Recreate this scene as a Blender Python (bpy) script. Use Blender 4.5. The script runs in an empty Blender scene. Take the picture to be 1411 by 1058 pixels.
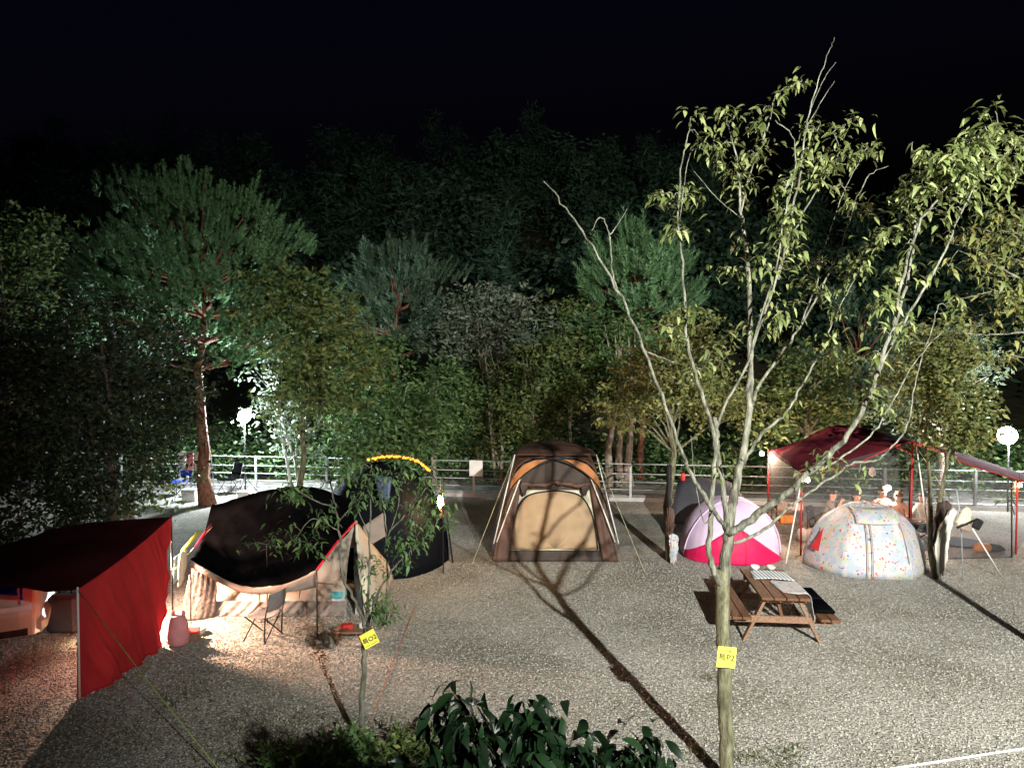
import bpy, math, random
import numpy as np
from mathutils import Vector, Matrix, Euler

random.seed(7)
RNG = np.random.default_rng(11)
PI = math.pi
sc = bpy.context.scene
COL = sc.collection

# ------------------------------------------------------------------ camera
CAM_H, F, CX, CY = 4.2, 1000.0, 705.5, 529.0
PITCH = math.atan(29 / 1000)
cd = bpy.data.cameras.new("camera")
cam = bpy.data.objects.new("camera", cd)
COL.objects.link(cam)
cam.location = (0, 0, CAM_H)
cam.rotation_euler = (PI / 2 - PITCH, 0, 0)
cd.sensor_width = 36
cd.lens = 36 * F / 1411
cd.clip_start, cd.clip_end = 0.05, 1200
sc.camera = cam

# ------------------------------------------------------------------ night sky
w = bpy.data.worlds.new("World")
sc.world = w
w.use_nodes = True
wn = w.node_tree
for n in list(wn.nodes):
    wn.nodes.remove(n)
wo = wn.nodes.new("ShaderNodeOutputWorld")
bg = wn.nodes.new("ShaderNodeBackground")
sky = wn.nodes.new("ShaderNodeTexSky")
sky.sky_type = 'NISHITA'
sky.sun_disc = False
sky.sun_elevation = math.radians(-4)
sky.sun_rotation = math.radians(200)
bg.inputs[1].default_value = 0.12
tint = wn.nodes.new("ShaderNodeMixRGB")
tint.blend_type = 'MULTIPLY'
tint.inputs[0].default_value = 1
tint.inputs[2].default_value = (0.55, 0.62, 1.5, 1)
wn.links.new(sky.outputs[0], tint.inputs[1])
wn.links.new(tint.outputs[0], bg.inputs[0])
wn.links.new(bg.outputs[0], wo.inputs[0])

# the floodlight of the site, on its mast behind and to the right of the camera
FLOOD = Vector((5.2, -6.4, 8.0))
ld = bpy.data.lights.new("flood_lamp", 'SPOT')
ld.energy = 43000
ld.color = (0.985, 1.0, 0.92)
ld.spot_size = math.radians(104)
ld.spot_blend = 1.0
ld.shadow_soft_size = 0.1
lo = bpy.data.objects.new("flood_lamp", ld)
COL.objects.link(lo)
lo.location = FLOOD
lo.rotation_euler = (Vector((11.0, 18, 2.8)) - FLOOD).to_track_quat('-Z', 'Y').to_euler()

sc.view_settings.view_transform = 'Standard'
sc.view_settings.look = 'None'
sc.view_settings.exposure = 0
sc.view_settings.gamma = 1
sc.cycles.use_denoising = True
sc.cycles.max_bounces = 6
sc.cycles.transparent_max_bounces = 24
sc.cycles.sample_clamp_indirect = 4
sc.cycles.use_adaptive_sampling = True
sc.cycles.adaptive_threshold = 0.02
sc.cycles.caustics_reflective = False
sc.cycles.caustics_refractive = False


# ------------------------------------------------------------------ helpers
def P(px, py, d):
    """world point at distance d (metres along +Y) on the sight line of a photograph pixel"""
    u, v = (px - CX) / F, (CY - py) / F
    c, s = math.cos(PITCH), math.sin(PITCH)
    dx, dy, dz = u, v * s + c, v * c - s
    k = d / dy
    return Vector((dx * k, d, CAM_H + dz * k))


def G(px, py, z=0.0):
    u, v = (px - CX) / F, (CY - py) / F
    c, s = math.cos(PITCH), math.sin(PITCH)
    dz = v * c - s
    k = (z - CAM_H) / dz
    return Vector((u * k, (v * s + c) * k, z))


WOFF = {}


def woff(o):
    return WOFF.get(o.name, Vector((0, 0, 0)))


def tag(o, label=None, cat=None, group=None, kind=None):
    if label: o["label"] = label
    if cat: o["category"] = cat
    if group: o["group"] = group
    if kind: o["kind"] = kind
    return o


def empty(name, loc, label, cat, group=None, rz=0.0):
    o = bpy.data.objects.new(name, None)
    COL.objects.link(o)
    o.empty_display_size = 0.2
    o.location = loc
    o.rotation_euler = (0, 0, rz)
    WOFF[o.name] = Vector(loc)
    return tag(o, label, cat, group)


class MB:
    def __init__(s):
        s.v, s.f, s.m = [], [], []

    def add(s, vs, fs, mi=0):
        b = len(s.v)
        s.v.extend([tuple(v) for v in vs])
        s.f.extend([tuple(b + i for i in f) for f in fs])
        s.m.extend([mi] * len(fs))
        return s

    def box(s, c, size, rot=None, mi=0, taper=1.0):
        hx, hy, hz = size[0] / 2, size[1] / 2, size[2] / 2
        vs = []
        for z, t in ((-hz, 1.0), (hz, taper)):
            for x, y in ((-hx, -hy), (hx, -hy), (hx, hy), (-hx, hy)):
                vs.append(Vector((x * t, y * t, z)))
        if rot is not None:
            R = Euler(rot).to_matrix()
            vs = [R @ v for v in vs]
        vs = [v + Vector(c) for v in vs]
        return s.add(vs, [(3, 2, 1, 0), (4, 5, 6, 7), (0, 1, 5, 4), (1, 2, 6, 5), (2, 3, 7, 6), (3, 0, 4, 7)], mi)

    def beam(s, a, b, wd, th, up=(0, 0, 1), mi=0):
        a, b = Vector(a), Vector(b)
        t = (b - a).normalized()
        x = t.cross(Vector(up))
        if x.length < 1e-4: x = Vector((1, 0, 0))
        x.normalize()
        y = x.cross(t)
        vs = []
        for p in (a, b):
            for i, j in ((-1, -1), (1, -1), (1, 1), (-1, 1)):
                vs.append(p + x * (i * wd / 2) + y * (j * th / 2))
        return s.add(vs, [(3, 2, 1, 0), (4, 5, 6, 7), (0, 1, 5, 4), (1, 2, 6, 5), (2, 3, 7, 6), (3, 0, 4, 7)], mi)

    def tube(s, pts, rad, n=6, mi=0, cap=True):
        pts = [Vector(p) for p in pts]
        if not hasattr(rad, '__len__'): rad = [rad] * len(pts)
        k = len(pts)
        vs = []
        nrm = None
        for i in range(k):
            t = (pts[min(i + 1, k - 1)] - pts[max(i - 1, 0)])
            if t.length < 1e-9: t = Vector((0, 0, 1))
            t.normalize()
            if nrm is None:
                nrm = t.cross(Vector((0.31, 0.87, 0.11)))
                if nrm.length < 1e-3: nrm = t.cross(Vector((1, 0, 0)))
            nrm = (nrm - t * nrm.dot(t)).normalized()
            bn = t.cross(nrm)
            for j in range(n):
                a = 2 * PI * j / n
                vs.append(pts[i] + (nrm * math.cos(a) + bn * math.sin(a)) * rad[i])
        fs = []
        for i in range(k - 1):
            for j in range(n):
                fs.append((i * n + j, i * n + (j + 1) % n, (i + 1) * n + (j + 1) % n, (i + 1) * n + j))
        if cap:
            fs.append(tuple(reversed(range(n))))
            fs.append(tuple((k - 1) * n + j for j in range(n)))
        return s.add(vs, fs, mi)

    def ball(s, c, r, n=10, m=7, mi=0, zmin=-1.0):
        r = Vector(r) if hasattr(r, '__len__') else Vector((r, r, r))
        vs, fs = [], []
        for i in range(m + 1):
            th = PI * i / m
            z = max(math.cos(th), zmin)
            q = math.sqrt(max(0, 1 - z * z)) if math.cos(th) >= zmin else math.sqrt(max(0, 1 - zmin * zmin)) * (m - i) / max(1, m)
            for j in range(n):
                a = 2 * PI * j / n
                vs.append(Vector((q * math.cos(a) * r.x, q * math.sin(a) * r.y, z * r.z)) + Vector(c))
        for i in range(m):
            for j in range(n):
                fs.append((i * n + j, (i + 1) * n + j, (i + 1) * n + (j + 1) % n, i * n + (j + 1) % n))
        return s.add(vs, fs, mi)

    def lathe(s, c, prof, n=12, mi=0):
        vs, fs = [], []
        for r, z in prof:
            for j in range(n):
                a = 2 * PI * j / n
                vs.append(Vector(c) + Vector((r * math.cos(a), r * math.sin(a), z)))
        for i in range(len(prof) - 1):
            for j in range(n):
                fs.append((i * n + j, i * n + (j + 1) % n, (i + 1) * n + (j + 1) % n, (i + 1) * n + j))
        fs.append(tuple(reversed(range(n))))
        fs.append(tuple((len(prof) - 1) * n + j for j in range(n)))
        return s.add(vs, fs, mi)

    def grid(s, pts, mi=0):
        """pts[i][j] of points"""
        r, c = len(pts), len(pts[0])
        vs = [p for row in pts for p in row]
        fs = [(i * c + j, i * c + j + 1, (i + 1) * c + j + 1, (i + 1) * c + j) for i in range(r - 1) for j in range(c - 1)]
        return s.add(vs, fs, mi)

    def build(s, name, mat, parent=None, smooth=False, local=False, solid=0.0, bevel=0.0, origin=None):
        off = Vector((0, 0, 0))
        if not local:
            if parent is not None: off = woff(parent)
            elif origin is not None: off = Vector(origin)
        me = bpy.data.meshes.new(name)
        me.from_pydata([(v[0] - off.x, v[1] - off.y, v[2] - off.z) for v in s.v], [], s.f)
        for m in (mat if isinstance(mat, (list, tuple)) else [mat]):
            me.materials.append(m)
        if any(s.m): me.polygons.foreach_set("material_index", s.m)
        if smooth: me.polygons.foreach_set("use_smooth", [True] * len(me.polygons))
        me.update()
        o = bpy.data.objects.new(name, me)
        COL.objects.link(o)
        if parent is not None:
            o.parent = parent
            WOFF[o.name] = Vector(woff(parent))
        elif origin is not None:
            o.location = origin
            WOFF[o.name] = Vector(origin)
        if solid:
            md = o.modifiers.new("thickness", 'SOLIDIFY'); md.thickness = solid; md.offset = 0
        if bevel:
            md = o.modifiers.new("bevel", 'BEVEL'); md.width = bevel; md.segments = 1; md.limit_method = 'ANGLE'
        return o


def np_mesh(name, V, Fq, mat, parent=None, kind=None, smooth=False):
    """fast mesh from numpy arrays; Fq is (n, 3) or (n, 4)"""
    V = np.asarray(V, dtype=np.float32)
    if parent is not None:
        V = V - np.array(woff(parent), dtype=np.float32)
    n, k = Fq.shape
    me = bpy.data.meshes.new(name)
    me.vertices.add(len(V))
    me.vertices.foreach_set("co", V.ravel())
    me.loops.add(n * k)
    me.loops.foreach_set("vertex_index", Fq.astype(np.int32).ravel())
    me.polygons.add(n)
    me.polygons.foreach_set("loop_start", (np.arange(n) * k).astype(np.int32))
    me.polygons.foreach_set("loop_total", np.full(n, k, dtype=np.int32))
    if smooth: me.polygons.foreach_set("use_smooth", np.ones(n, dtype=bool))
    me.update(calc_edges=True)
    me.validate()
    me.materials.append(mat)
    o = bpy.data.objects.new(name, me)
    COL.objects.link(o)
    if parent is not None: o.parent = parent
    if kind: o["kind"] = kind
    return o


def catmull(ctrl, n):
    ctrl = np.asarray(ctrl, dtype=float)
    k = len(ctrl)
    out = []
    for i in range(n + 1):
        t = i / n * (k - 1)
        j = min(int(t), k - 2)
        t -= j
        p1, p2 = ctrl[j], ctrl[j + 1]
        p0 = ctrl[j - 1] if j > 0 else 2 * p1 - p2
        p3 = ctrl[j + 2] if j + 2 < k else 2 * p2 - p1
        out.append(0.5 * (2 * p1 + (p2 - p0) * t + (2 * p0 - 5 * p1 + 4 * p2 - p3) * t * t + (3 * p1 - p0 - 3 * p2 + p3) * t ** 3))
    return np.array(out)


def sheet(ctrl, nu, nv, fn=None):
    """bicubic sheet through ctrl[row][col]; fn(u, v, p) -> p"""
    rows = [catmull([tuple(p) for p in r], nu) for r in ctrl]
    A = np.array(rows)                                   # rows, nu+1, 3
    out = np.stack([catmull(A[:, j], nv) for j in range(nu + 1)], axis=1)
    pts = []
    for i in range(nv + 1):
        row = []
        for j in range(nu + 1):
            p = Vector(out[i, j])
            if fn: p = fn(j / nu, i / nv, p)
            row.append(p)
        pts.append(row)
    return pts


def wob(x, seed=0.0):
    return (math.sin(x * 1.7 + seed) + 0.6 * math.sin(x * 3.9 + seed * 2.3) + 0.35 * math.sin(x * 8.3 + seed * 1.1)) / 1.95


# ------------------------------------------------------------------ materials
def _new(name):
    m = bpy.data.materials.new(name)
    m.use_nodes = True
    nt = m.node_tree
    return m, nt, nt.nodes["Principled BSDF"], nt.nodes["Material Output"]


def mat(name, col, rough=0.8, var=0.25, scale=6.0, bump=0.0, bscale=40.0, metal=0.0, trans=0.0, spec=0.3, coord='Object', col2=None, stretch=None):
    m, nt, bs, out = _new(name)
    L = nt.links
    tc = nt.nodes.new("ShaderNodeTexCoord")
    src = tc.outputs[coord]
    if stretch:
        mp = nt.nodes.new("ShaderNodeMapping"); mp.inputs['Scale'].default_value = stretch
        L.new(src, mp.inputs[0]); src = mp.outputs[0]
    nz = nt.nodes.new("ShaderNodeTexNoise")
    nz.inputs['Scale'].default_value = scale; nz.inputs['Detail'].default_value = 5
    L.new(src, nz.inputs['Vector'])
    rp = nt.nodes.new("ShaderNodeValToRGB")
    c1 = [c * (1 - var) for c in col]
    c2 = [min(1, c * (1 + var)) for c in col] if col2 is None else col2
    rp.color_ramp.elements[0].position = 0.32; rp.color_ramp.elements[1].position = 0.68
    rp.color_ramp.elements[0].color = (*c1, 1); rp.color_ramp.elements[1].color = (*c2, 1)
    L.new(nz.outputs[0], rp.inputs[0]); L.new(rp.outputs[0], bs.inputs['Base Color'])
    bs.inputs['Roughness'].default_value = rough
    bs.inputs['Metallic'].default_value = metal
    bs.inputs['Specular IOR Level'].default_value = spec
    if bump:
        n2 = nt.nodes.new("ShaderNodeTexNoise"); n2.inputs['Scale'].default_value = bscale; n2.inputs['Detail'].default_value = 4
        L.new(src, n2.inputs['Vector'])
        bp = nt.nodes.new("ShaderNodeBump"); bp.inputs['Strength'].default_value = bump; bp.inputs['Distance'].default_value = 0.03
        L.new(n2.outputs[0], bp.inputs['Height']); L.new(bp.outputs[0], bs.inputs['Normal'])
    if trans:
        tr = nt.nodes.new("ShaderNodeBsdfTranslucent"); L.new(rp.outputs[0], tr.inputs[0])
        mx = nt.nodes.new("ShaderNodeMixShader"); mx.inputs[0].default_value = trans
        L.new(bs.outputs[0], mx.inputs[1]); L.new(tr.outputs[0], mx.inputs[2]); L.new(mx.outputs[0], out.inputs[0])
    return m


def leaf_mat(name, c1, c2, c3, rough=0.5, trans=0.3, spec=0.4, obj_random=False):
    m, nt, bs, out = _new(name)
    L = nt.links
    if obj_random:
        g = nt.nodes.new("ShaderNodeObjectInfo"); r = g.outputs['Random']
    else:
        g = nt.nodes.new("ShaderNodeNewGeometry"); r = g.outputs['Random Per Island']
    rp = nt.nodes.new("ShaderNodeValToRGB")
    e = rp.color_ramp.elements
    e[0].color = (*c1, 1); e[1].color = (*c3, 1); e[1].position = 1.0
    x = e.new(0.55); x.color = (*c2, 1)
    L.new(r, rp.inputs[0]); L.new(rp.outputs[0], bs.inputs['Base Color'])
    bs.inputs['Roughness'].default_value = rough
    bs.inputs['Specular IOR Level'].default_value = spec
    tr = nt.nodes.new("ShaderNodeBsdfTranslucent"); L.new(rp.outputs[0], tr.inputs[0])
    mx = nt.nodes.new("ShaderNodeMixShader"); mx.inputs[0].default_value = trans
    L.new(bs.outputs[0], mx.inputs[1]); L.new(tr.outputs[0], mx.inputs[2]); L.new(mx.outputs[0], out.inputs[0])
    return m


def glow(name, col, strength):
    m, nt, bs, out = _new(name)
    e = nt.nodes.new("ShaderNodeEmission")
    e.inputs[0].default_value = (*col, 1); e.inputs[1].default_value = strength
    nt.links.new(e.outputs[0], out.inputs[0])
    return m


def gravel_mat():
    m, nt, bs, out = _new("gravel")
    L = nt.links
    tc = nt.nodes.new("ShaderNodeTexCoord")
    vo = nt.nodes.new("ShaderNodeTexVoronoi"); vo.inputs['Scale'].default_value = 35
    L.new(tc.outputs['Object'], vo.inputs['Vector'])
    rp = nt.nodes.new("ShaderNodeValToRGB")
    e = rp.color_ramp.elements
    e[0].color = (0.16, 0.155, 0.14, 1); e[1].color = (0.5, 0.49, 0.46, 1)
    for p, c in ((0.3, (0.27, 0.265, 0.245, 1)), (0.6, (0.33, 0.325, 0.3, 1)), (0.8, (0.35, 0.32, 0.275, 1))):
        x = e.new(p); x.color = c
    sp = nt.nodes.new("ShaderNodeSeparateColor"); L.new(vo.outputs['Color'], sp.inputs[0])
    L.new(sp.outputs[0], rp.inputs[0])
    nz = nt.nodes.new("ShaderNodeTexNoise"); nz.inputs['Scale'].default_value = 0.55; nz.inputs['Detail'].default_value = 7
    L.new(tc.outputs['Object'], nz.inputs['Vector'])
    r2 = nt.nodes.new("ShaderNodeValToRGB")
    r2.color_ramp.elements[0].position = 0.36; r2.color_ramp.elements[0].color = (0.68, 0.64, 0.57, 1)
    r2.color_ramp.elements[1].position = 0.6; r2.color_ramp.elements[1].color = (1.05, 1.03, 1.0, 1)
    L.new(nz.outputs[0], r2.inputs[0])
    mx = nt.nodes.new("ShaderNodeMixRGB"); mx.blend_type = 'MULTIPLY'; mx.inputs[0].default_value = 1
    L.new(rp.outputs[0], mx.inputs[1]); L.new(r2.outputs[0], mx.inputs[2])
    L.new(mx.outputs[0], bs.inputs['Base Color'])
    bs.inputs['Roughness'].default_value = 0.9
    bs.inputs['Specular IOR Level'].default_value = 0.2
    v2 = nt.nodes.new("ShaderNodeTexVoronoi"); v2.inputs['Scale'].default_value = 35; v2.feature = 'SMOOTH_F1'
    L.new(tc.outputs['Object'], v2.inputs['Vector'])
    bp = nt.nodes.new("ShaderNodeBump"); bp.inputs['Strength'].default_value = 0.8; bp.inputs['Distance'].default_value = 0.025; bp.invert = True
    L.new(v2.outputs['Distance'], bp.inputs['Height']); L.new(bp.outputs[0], bs.inputs['Normal'])
    return m


def wood_mat(name, c, c2):
    return mat(name, c, 0.65, 0.3, 5, 0.35, 30, col2=c2, stretch=(14, 1.2, 14))


def bark_mat(name, c, c2, sc_=7):
    return mat(name, c, 0.85, 0.35, sc_, 0.7, 26, col2=c2, stretch=(3, 3, 0.8))


def floral_mat():
    m, nt, bs, out = _new("floral_print")
    L = nt.links
    tc = nt.nodes.new("ShaderNodeTexCoord")
    nz = nt.nodes.new("ShaderNodeTexNoise"); nz.inputs['Scale'].default_value = 7; nz.inputs['Detail'].default_value = 2
    L.new(tc.outputs['Object'], nz.inputs['Vector'])
    ad = nt.nodes.new("ShaderNodeMixRGB"); ad.blend_type = 'ADD'; ad.inputs[0].default_value = 0.16
    L.new(tc.outputs['Object'], ad.inputs[1]); L.new(nz.outputs['Color'], ad.inputs[2])

    def cells(scale):
        v = nt.nodes.new("ShaderNodeTexVoronoi"); v.inputs['Scale'].default_value = scale
        L.new(ad.outputs[0], v.inputs['Vector'])
        s = nt.nodes.new("ShaderNodeSeparateColor"); L.new(v.outputs['Color'], s.inputs[0])
        return v, s

    va, sa = cells(8.5)
    ra = nt.nodes.new("ShaderNodeValToRGB"); ra.color_ramp.interpolation = 'CONSTANT'
    pal = [(0.0, (0.43, 0.48, 0.56)), (0.3, (0.6, 0.57, 0.58)), (0.5, (0.5, 0.56, 0.4)), (0.6, (0.6, 0.53, 0.55)), (0.74, (0.46, 0.5, 0.58)), (0.9, (0.64, 0.48, 0.38))]
    e = ra.color_ramp.elements
    e[0].color = (*pal[0][1], 1); e[1].position = pal[1][0]; e[1].color = (*pal[1][1], 1)
    for p, c in pal[2:]:
        x = e.new(p); x.color = (*c, 1)
    L.new(sa.outputs[0], ra.inputs[0])
    da = nt.nodes.new("ShaderNodeMath"); da.operation = 'LESS_THAN'; da.inputs[1].default_value = 0.62
    L.new(va.outputs['Distance'], da.inputs[0])
    m1 = nt.nodes.new("ShaderNodeMixRGB"); m1.inputs[1].default_value = (0.55, 0.54, 0.54, 1)
    L.new(da.outputs[0], m1.inputs[0]); L.new(ra.outputs[0], m1.inputs[2])
    # small sharp dots of red, navy, orange and green
    vb, sb = cells(19)
    rb = nt.nodes.new("ShaderNodeValToRGB"); rb.color_ramp.interpolation = 'CONSTANT'
    e = rb.color_ramp.elements
    e[0].color = (0.75, 0.1, 0.06, 1); e[1].position = 0.45; e[1].color = (0.8, 0.36, 0.2, 1)
    for p, c in ((0.66, (0.06, 0.08, 0.16)), (0.76, (0.3, 0.5, 0.15)), (0.88, (0.2, 0.32, 0.6))):
        x = e.new(p); x.color = (*c, 1)
    L.new(sb.outputs[0], rb.inputs[0])
    db = nt.nodes.new("ShaderNodeMath"); db.operation = 'LESS_THAN'; db.inputs[1].default_value = 0.33
    L.new(vb.outputs['Distance'], db.inputs[0])
    dk = nt.nodes.new("ShaderNodeMath"); dk.operation = 'GREATER_THAN'; dk.inputs[1].default_value = 0.56
    L.new(sb.outputs[1], dk.inputs[0])
    mm = nt.nodes.new("ShaderNodeMath"); mm.operation = 'MULTIPLY'
    L.new(db.outputs[0], mm.inputs[0]); L.new(dk.outputs[0], mm.inputs[1])
    m2 = nt.nodes.new("ShaderNodeMixRGB")
    L.new(mm.outputs[0], m2.inputs[0]); L.new(m1.outputs[0], m2.inputs[1]); L.new(rb.outputs[0], m2.inputs[2])
    L.new(m2.outputs[0], bs.inputs['Base Color'])
    bs.inputs['Roughness'].default_value = 0.6
    tr = nt.nodes.new("ShaderNodeBsdfTranslucent"); L.new(m2.outputs[0], tr.inputs[0])
    mx = nt.nodes.new("ShaderNodeMixShader"); mx.inputs[0].default_value = 0.2
    L.new(bs.outputs[0], mx.inputs[1]); L.new(tr.outputs[0], mx.inputs[2]); L.new(mx.outputs[0], out.inputs[0])
    return m


def stripe_mat():
    m, nt, bs, out = _new("striped_cloth")
    tc = nt.nodes.new("ShaderNodeTexCoord")
    wv = nt.nodes.new("ShaderNodeTexWave"); wv.inputs['Scale'].default_value = 5.5; wv.bands_direction = 'X'
    rp = nt.nodes.new("ShaderNodeValToRGB"); rp.color_ramp.interpolation = 'CONSTANT'
    rp.color_ramp.elements[0].color = (0.16, 0.18, 0.2, 1); rp.color_ramp.elements[1].color = (0.7, 0.72, 0.72, 1); rp.color_ramp.elements[1].position = 0.3
    nt.links.new(tc.outputs['Object'], wv.inputs[0]); nt.links.new(wv.outputs[0], rp.inputs[0]); nt.links.new(rp.outputs[0], bs.inputs[0])
    bs.inputs['Roughness'].default_value = 0.9
    return m


def mesh_fabric(name, col, alpha):
    m, nt, bs, out = _new(name)
    bs.inputs['Base Color'].default_value = (*col, 1)
    bs.inputs['Roughness'].default_value = 0.8
    tr = nt.nodes.new("ShaderNodeBsdfTransparent")
    mx = nt.nodes.new("ShaderNodeMixShader"); mx.inputs[0].default_value = alpha
    nt.links.new(tr.outputs[0], mx.inputs[1]); nt.links.new(bs.outputs[0], mx.inputs[2]); nt.links.new(mx.outputs[0], out.inputs[0])
    return m


M = {}
M['gravel'] = gravel_mat()
M['pebble'] = leaf_mat("pebble", (0.18, 0.175, 0.16), (0.3, 0.29, 0.265), (0.46, 0.445, 0.41), 0.85, 0.0, 0.25)
M['earth'] = mat("earth", (0.06, 0.055, 0.03), 0.95, 0.4, 1.2, 0.6, 8)
M['concrete'] = mat("concrete", (0.42, 0.4, 0.38), 0.85, 0.15, 2, 0.3, 20)
M['steel'] = mat("galvanised_steel", (0.36, 0.37, 0.38), 0.5, 0.15, 8, metal=0.2)
M['pole_white'] = mat("pole_white", (0.75, 0.73, 0.68), 0.45, 0.08, 12)
M['pole_dark'] = mat("pole_dark", (0.025, 0.025, 0.025), 0.5, 0.2, 12)
M['pole_red'] = mat("pole_red", (0.33, 0.02, 0.018), 0.5, 0.15, 12)
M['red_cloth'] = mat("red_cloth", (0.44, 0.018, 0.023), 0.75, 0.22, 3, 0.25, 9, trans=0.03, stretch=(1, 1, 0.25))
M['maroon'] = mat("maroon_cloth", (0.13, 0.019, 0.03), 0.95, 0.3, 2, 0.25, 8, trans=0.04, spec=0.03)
M['roof_unlit'] = mat("unlit_red_roof", (0.035, 0.006, 0.008), 0.95, 0.3, 2, 0.25, 8, trans=0.03, spec=0.03)  # darker copy of the red cloth, painting the roof as unlit
M['black_cloth'] = mat("black_cloth", (0.003, 0.003, 0.0036), 1.0, 0.35, 2, 0.3, 8, spec=0.0)
M['beige'] = mat("beige_nylon", (0.55, 0.46, 0.38), 0.75, 0.1, 3, 0.35, 6, trans=0.15)
M['cream'] = mat("cream_cloth", (0.74, 0.66, 0.5), 0.75, 0.1, 5, 0.25, 12, trans=0.2)
M['skirt'] = mat("skirt_cloth", (0.2, 0.17, 0.15), 0.7, 0.3, 12, 0.7, 16)
M['curtain'] = mat("curtain_cloth", (0.11, 0.09, 0.08), 0.7, 0.35, 12, 0.7, 16)
M['red_tape'] = mat("red_tape", (0.7, 0.015, 0.04), 0.5, 0.1, 6)
M['yellow'] = mat("yellow_paint", (0.82, 0.74, 0.08), 0.5, 0.06, 6)
M['ink'] = mat("ink", (0.03, 0.035, 0.02), 0.7, 0.1, 6)
M['ink_red'] = mat("ink_red", (0.5, 0.07, 0.02), 0.7, 0.1, 6)
M['brown'] = mat("brown_nylon", (0.115, 0.062, 0.045), 0.6, 0.25, 3, 0.4, 7, trans=0.2)
M['brown_dark'] = mat("dark_brown_mesh", (0.05, 0.034, 0.028), 0.7, 0.25, 5)
M['cloth_orange_lit'] = mat("orange_lit_panel", (0.5, 0.2, 0.07), 0.65, 0.2, 3, 0.3, 8, trans=0.3)  # orange light on the shoulder cloth put into its colour
M['tan'] = mat("tan_door", (0.43, 0.29, 0.175), 0.7, 0.16, 2.2, 0.4, 5, trans=0.15)
M['black'] = mat("black_trim", (0.01, 0.01, 0.01), 0.6, 0.2, 8)
M['dome_dark'] = mat("navy_nylon", (0.005, 0.0055, 0.008), 0.75, 0.3, 2, 0.3, 7, spec=0.08)
M['navy'] = mat("navy_window", (0.05, 0.07, 0.12), 0.4, 0.2, 5)
M['grey_cloth'] = mat("charcoal_cloth", (0.035, 0.036, 0.045), 0.8, 0.2, 3, 0.3, 7)
M['taupe'] = mat("taupe_panel", (0.3, 0.23, 0.19), 0.75, 0.15, 4, 0.3, 8)
M['lavender'] = mat("lavender_nylon", (0.72, 0.56, 0.75), 0.6, 0.08, 2, 0.25, 6, trans=0.2)
M['magenta'] = mat("magenta_nylon", (0.68, 0.012, 0.1), 0.55, 0.12, 3, 0.35, 6, trans=0.2)
M['floral'] = floral_mat()
M['stripe'] = stripe_mat()
M['net'] = mesh_fabric("insect_net", (0.05, 0.045, 0.045), 0.5)
M['wood'] = wood_mat("stained_wood", (0.1, 0.042, 0.022), (0.2, 0.095, 0.048))
M['wood_pale'] = wood_mat("worn_wood", (0.19, 0.1, 0.06), (0.32, 0.19, 0.12))
M['bark_pale'] = bark_mat("pale_bark", (0.075, 0.072, 0.052), (0.25, 0.245, 0.19))
M['bark_moss'] = bark_mat("mossy_bark", (0.07, 0.068, 0.035), (0.22, 0.21, 0.13))
M['bark_pine'] = bark_mat("pine_bark", (0.13, 0.055, 0.035), (0.32, 0.13, 0.08))
M['bark_white'] = bark_mat("white_bark", (0.5, 0.48, 0.42), (0.75, 0.74, 0.7))
M['bark_dark'] = bark_mat("dark_bark", (0.05, 0.042, 0.03), (0.13, 0.11, 0.08))
M['bark_pink'] = bark_mat("pinkish_bark", (0.26, 0.2, 0.16), (0.45, 0.36, 0.3))
M['leaf_fore'] = leaf_mat("leaf_fore", (0.075, 0.1, 0.028), (0.15, 0.19, 0.062), (0.31, 0.33, 0.14), 0.5, 0.25, 0.4)
M['leaf_fore_o'] = leaf_mat("leaf_fore_single", (0.075, 0.1, 0.028), (0.15, 0.19, 0.062), (0.31, 0.33, 0.14), 0.5, 0.25, 0.4, True)
M['leaf_yellow'] = leaf_mat("leaf_yellow", (0.07, 0.09, 0.028), (0.15, 0.175, 0.055), (0.3, 0.28, 0.09), 0.55, 0.3)
M['leaf_green'] = leaf_mat("leaf_green", (0.048, 0.1, 0.034), (0.1, 0.19, 0.062), (0.19, 0.27, 0.095), 0.55, 0.3)
M['leaf_olive'] = leaf_mat("leaf_olive", (0.055, 0.09, 0.028), (0.11, 0.16, 0.05), (0.21, 0.23, 0.068), 0.55, 0.3)
M['leaf_unlit'] = leaf_mat("leaf_unlit", (0.012, 0.022, 0.009), (0.026, 0.042, 0.017), (0.06, 0.075, 0.028), 0.6, 0.2)  # lack of light on the left trees put into darker leaves
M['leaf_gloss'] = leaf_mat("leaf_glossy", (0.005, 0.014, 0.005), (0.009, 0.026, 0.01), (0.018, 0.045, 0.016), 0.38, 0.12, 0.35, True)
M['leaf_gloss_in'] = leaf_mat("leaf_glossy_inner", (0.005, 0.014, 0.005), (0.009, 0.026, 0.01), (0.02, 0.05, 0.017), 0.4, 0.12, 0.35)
M['leaf_grey'] = leaf_mat("leaf_grey", (0.06, 0.09, 0.058), (0.12, 0.16, 0.11), (0.24, 0.27, 0.21), 0.6, 0.25)
M['leaf_lamplit'] = leaf_mat("lamplit_leaf", (0.09, 0.13, 0.08), (0.16, 0.21, 0.13), (0.3, 0.35, 0.24), 0.5, 0.3)  # paler leaves carry the glow of the white lamps in their colour
M['needle'] = leaf_mat("needle", (0.09, 0.19, 0.08), (0.15, 0.29, 0.13), (0.23, 0.4, 0.2), 0.55, 0.15)  # green brightened in place of light that misses the broad pine
M['needle_dim'] = leaf_mat("needle_dim", (0.06, 0.11, 0.065), (0.1, 0.165, 0.1), (0.16, 0.24, 0.15), 0.55, 0.15)
M['forest'] = leaf_mat("forest_leaf", (0.03, 0.065, 0.035), (0.055, 0.115, 0.065), (0.09, 0.16, 0.09), 0.7, 0.2)
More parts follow.
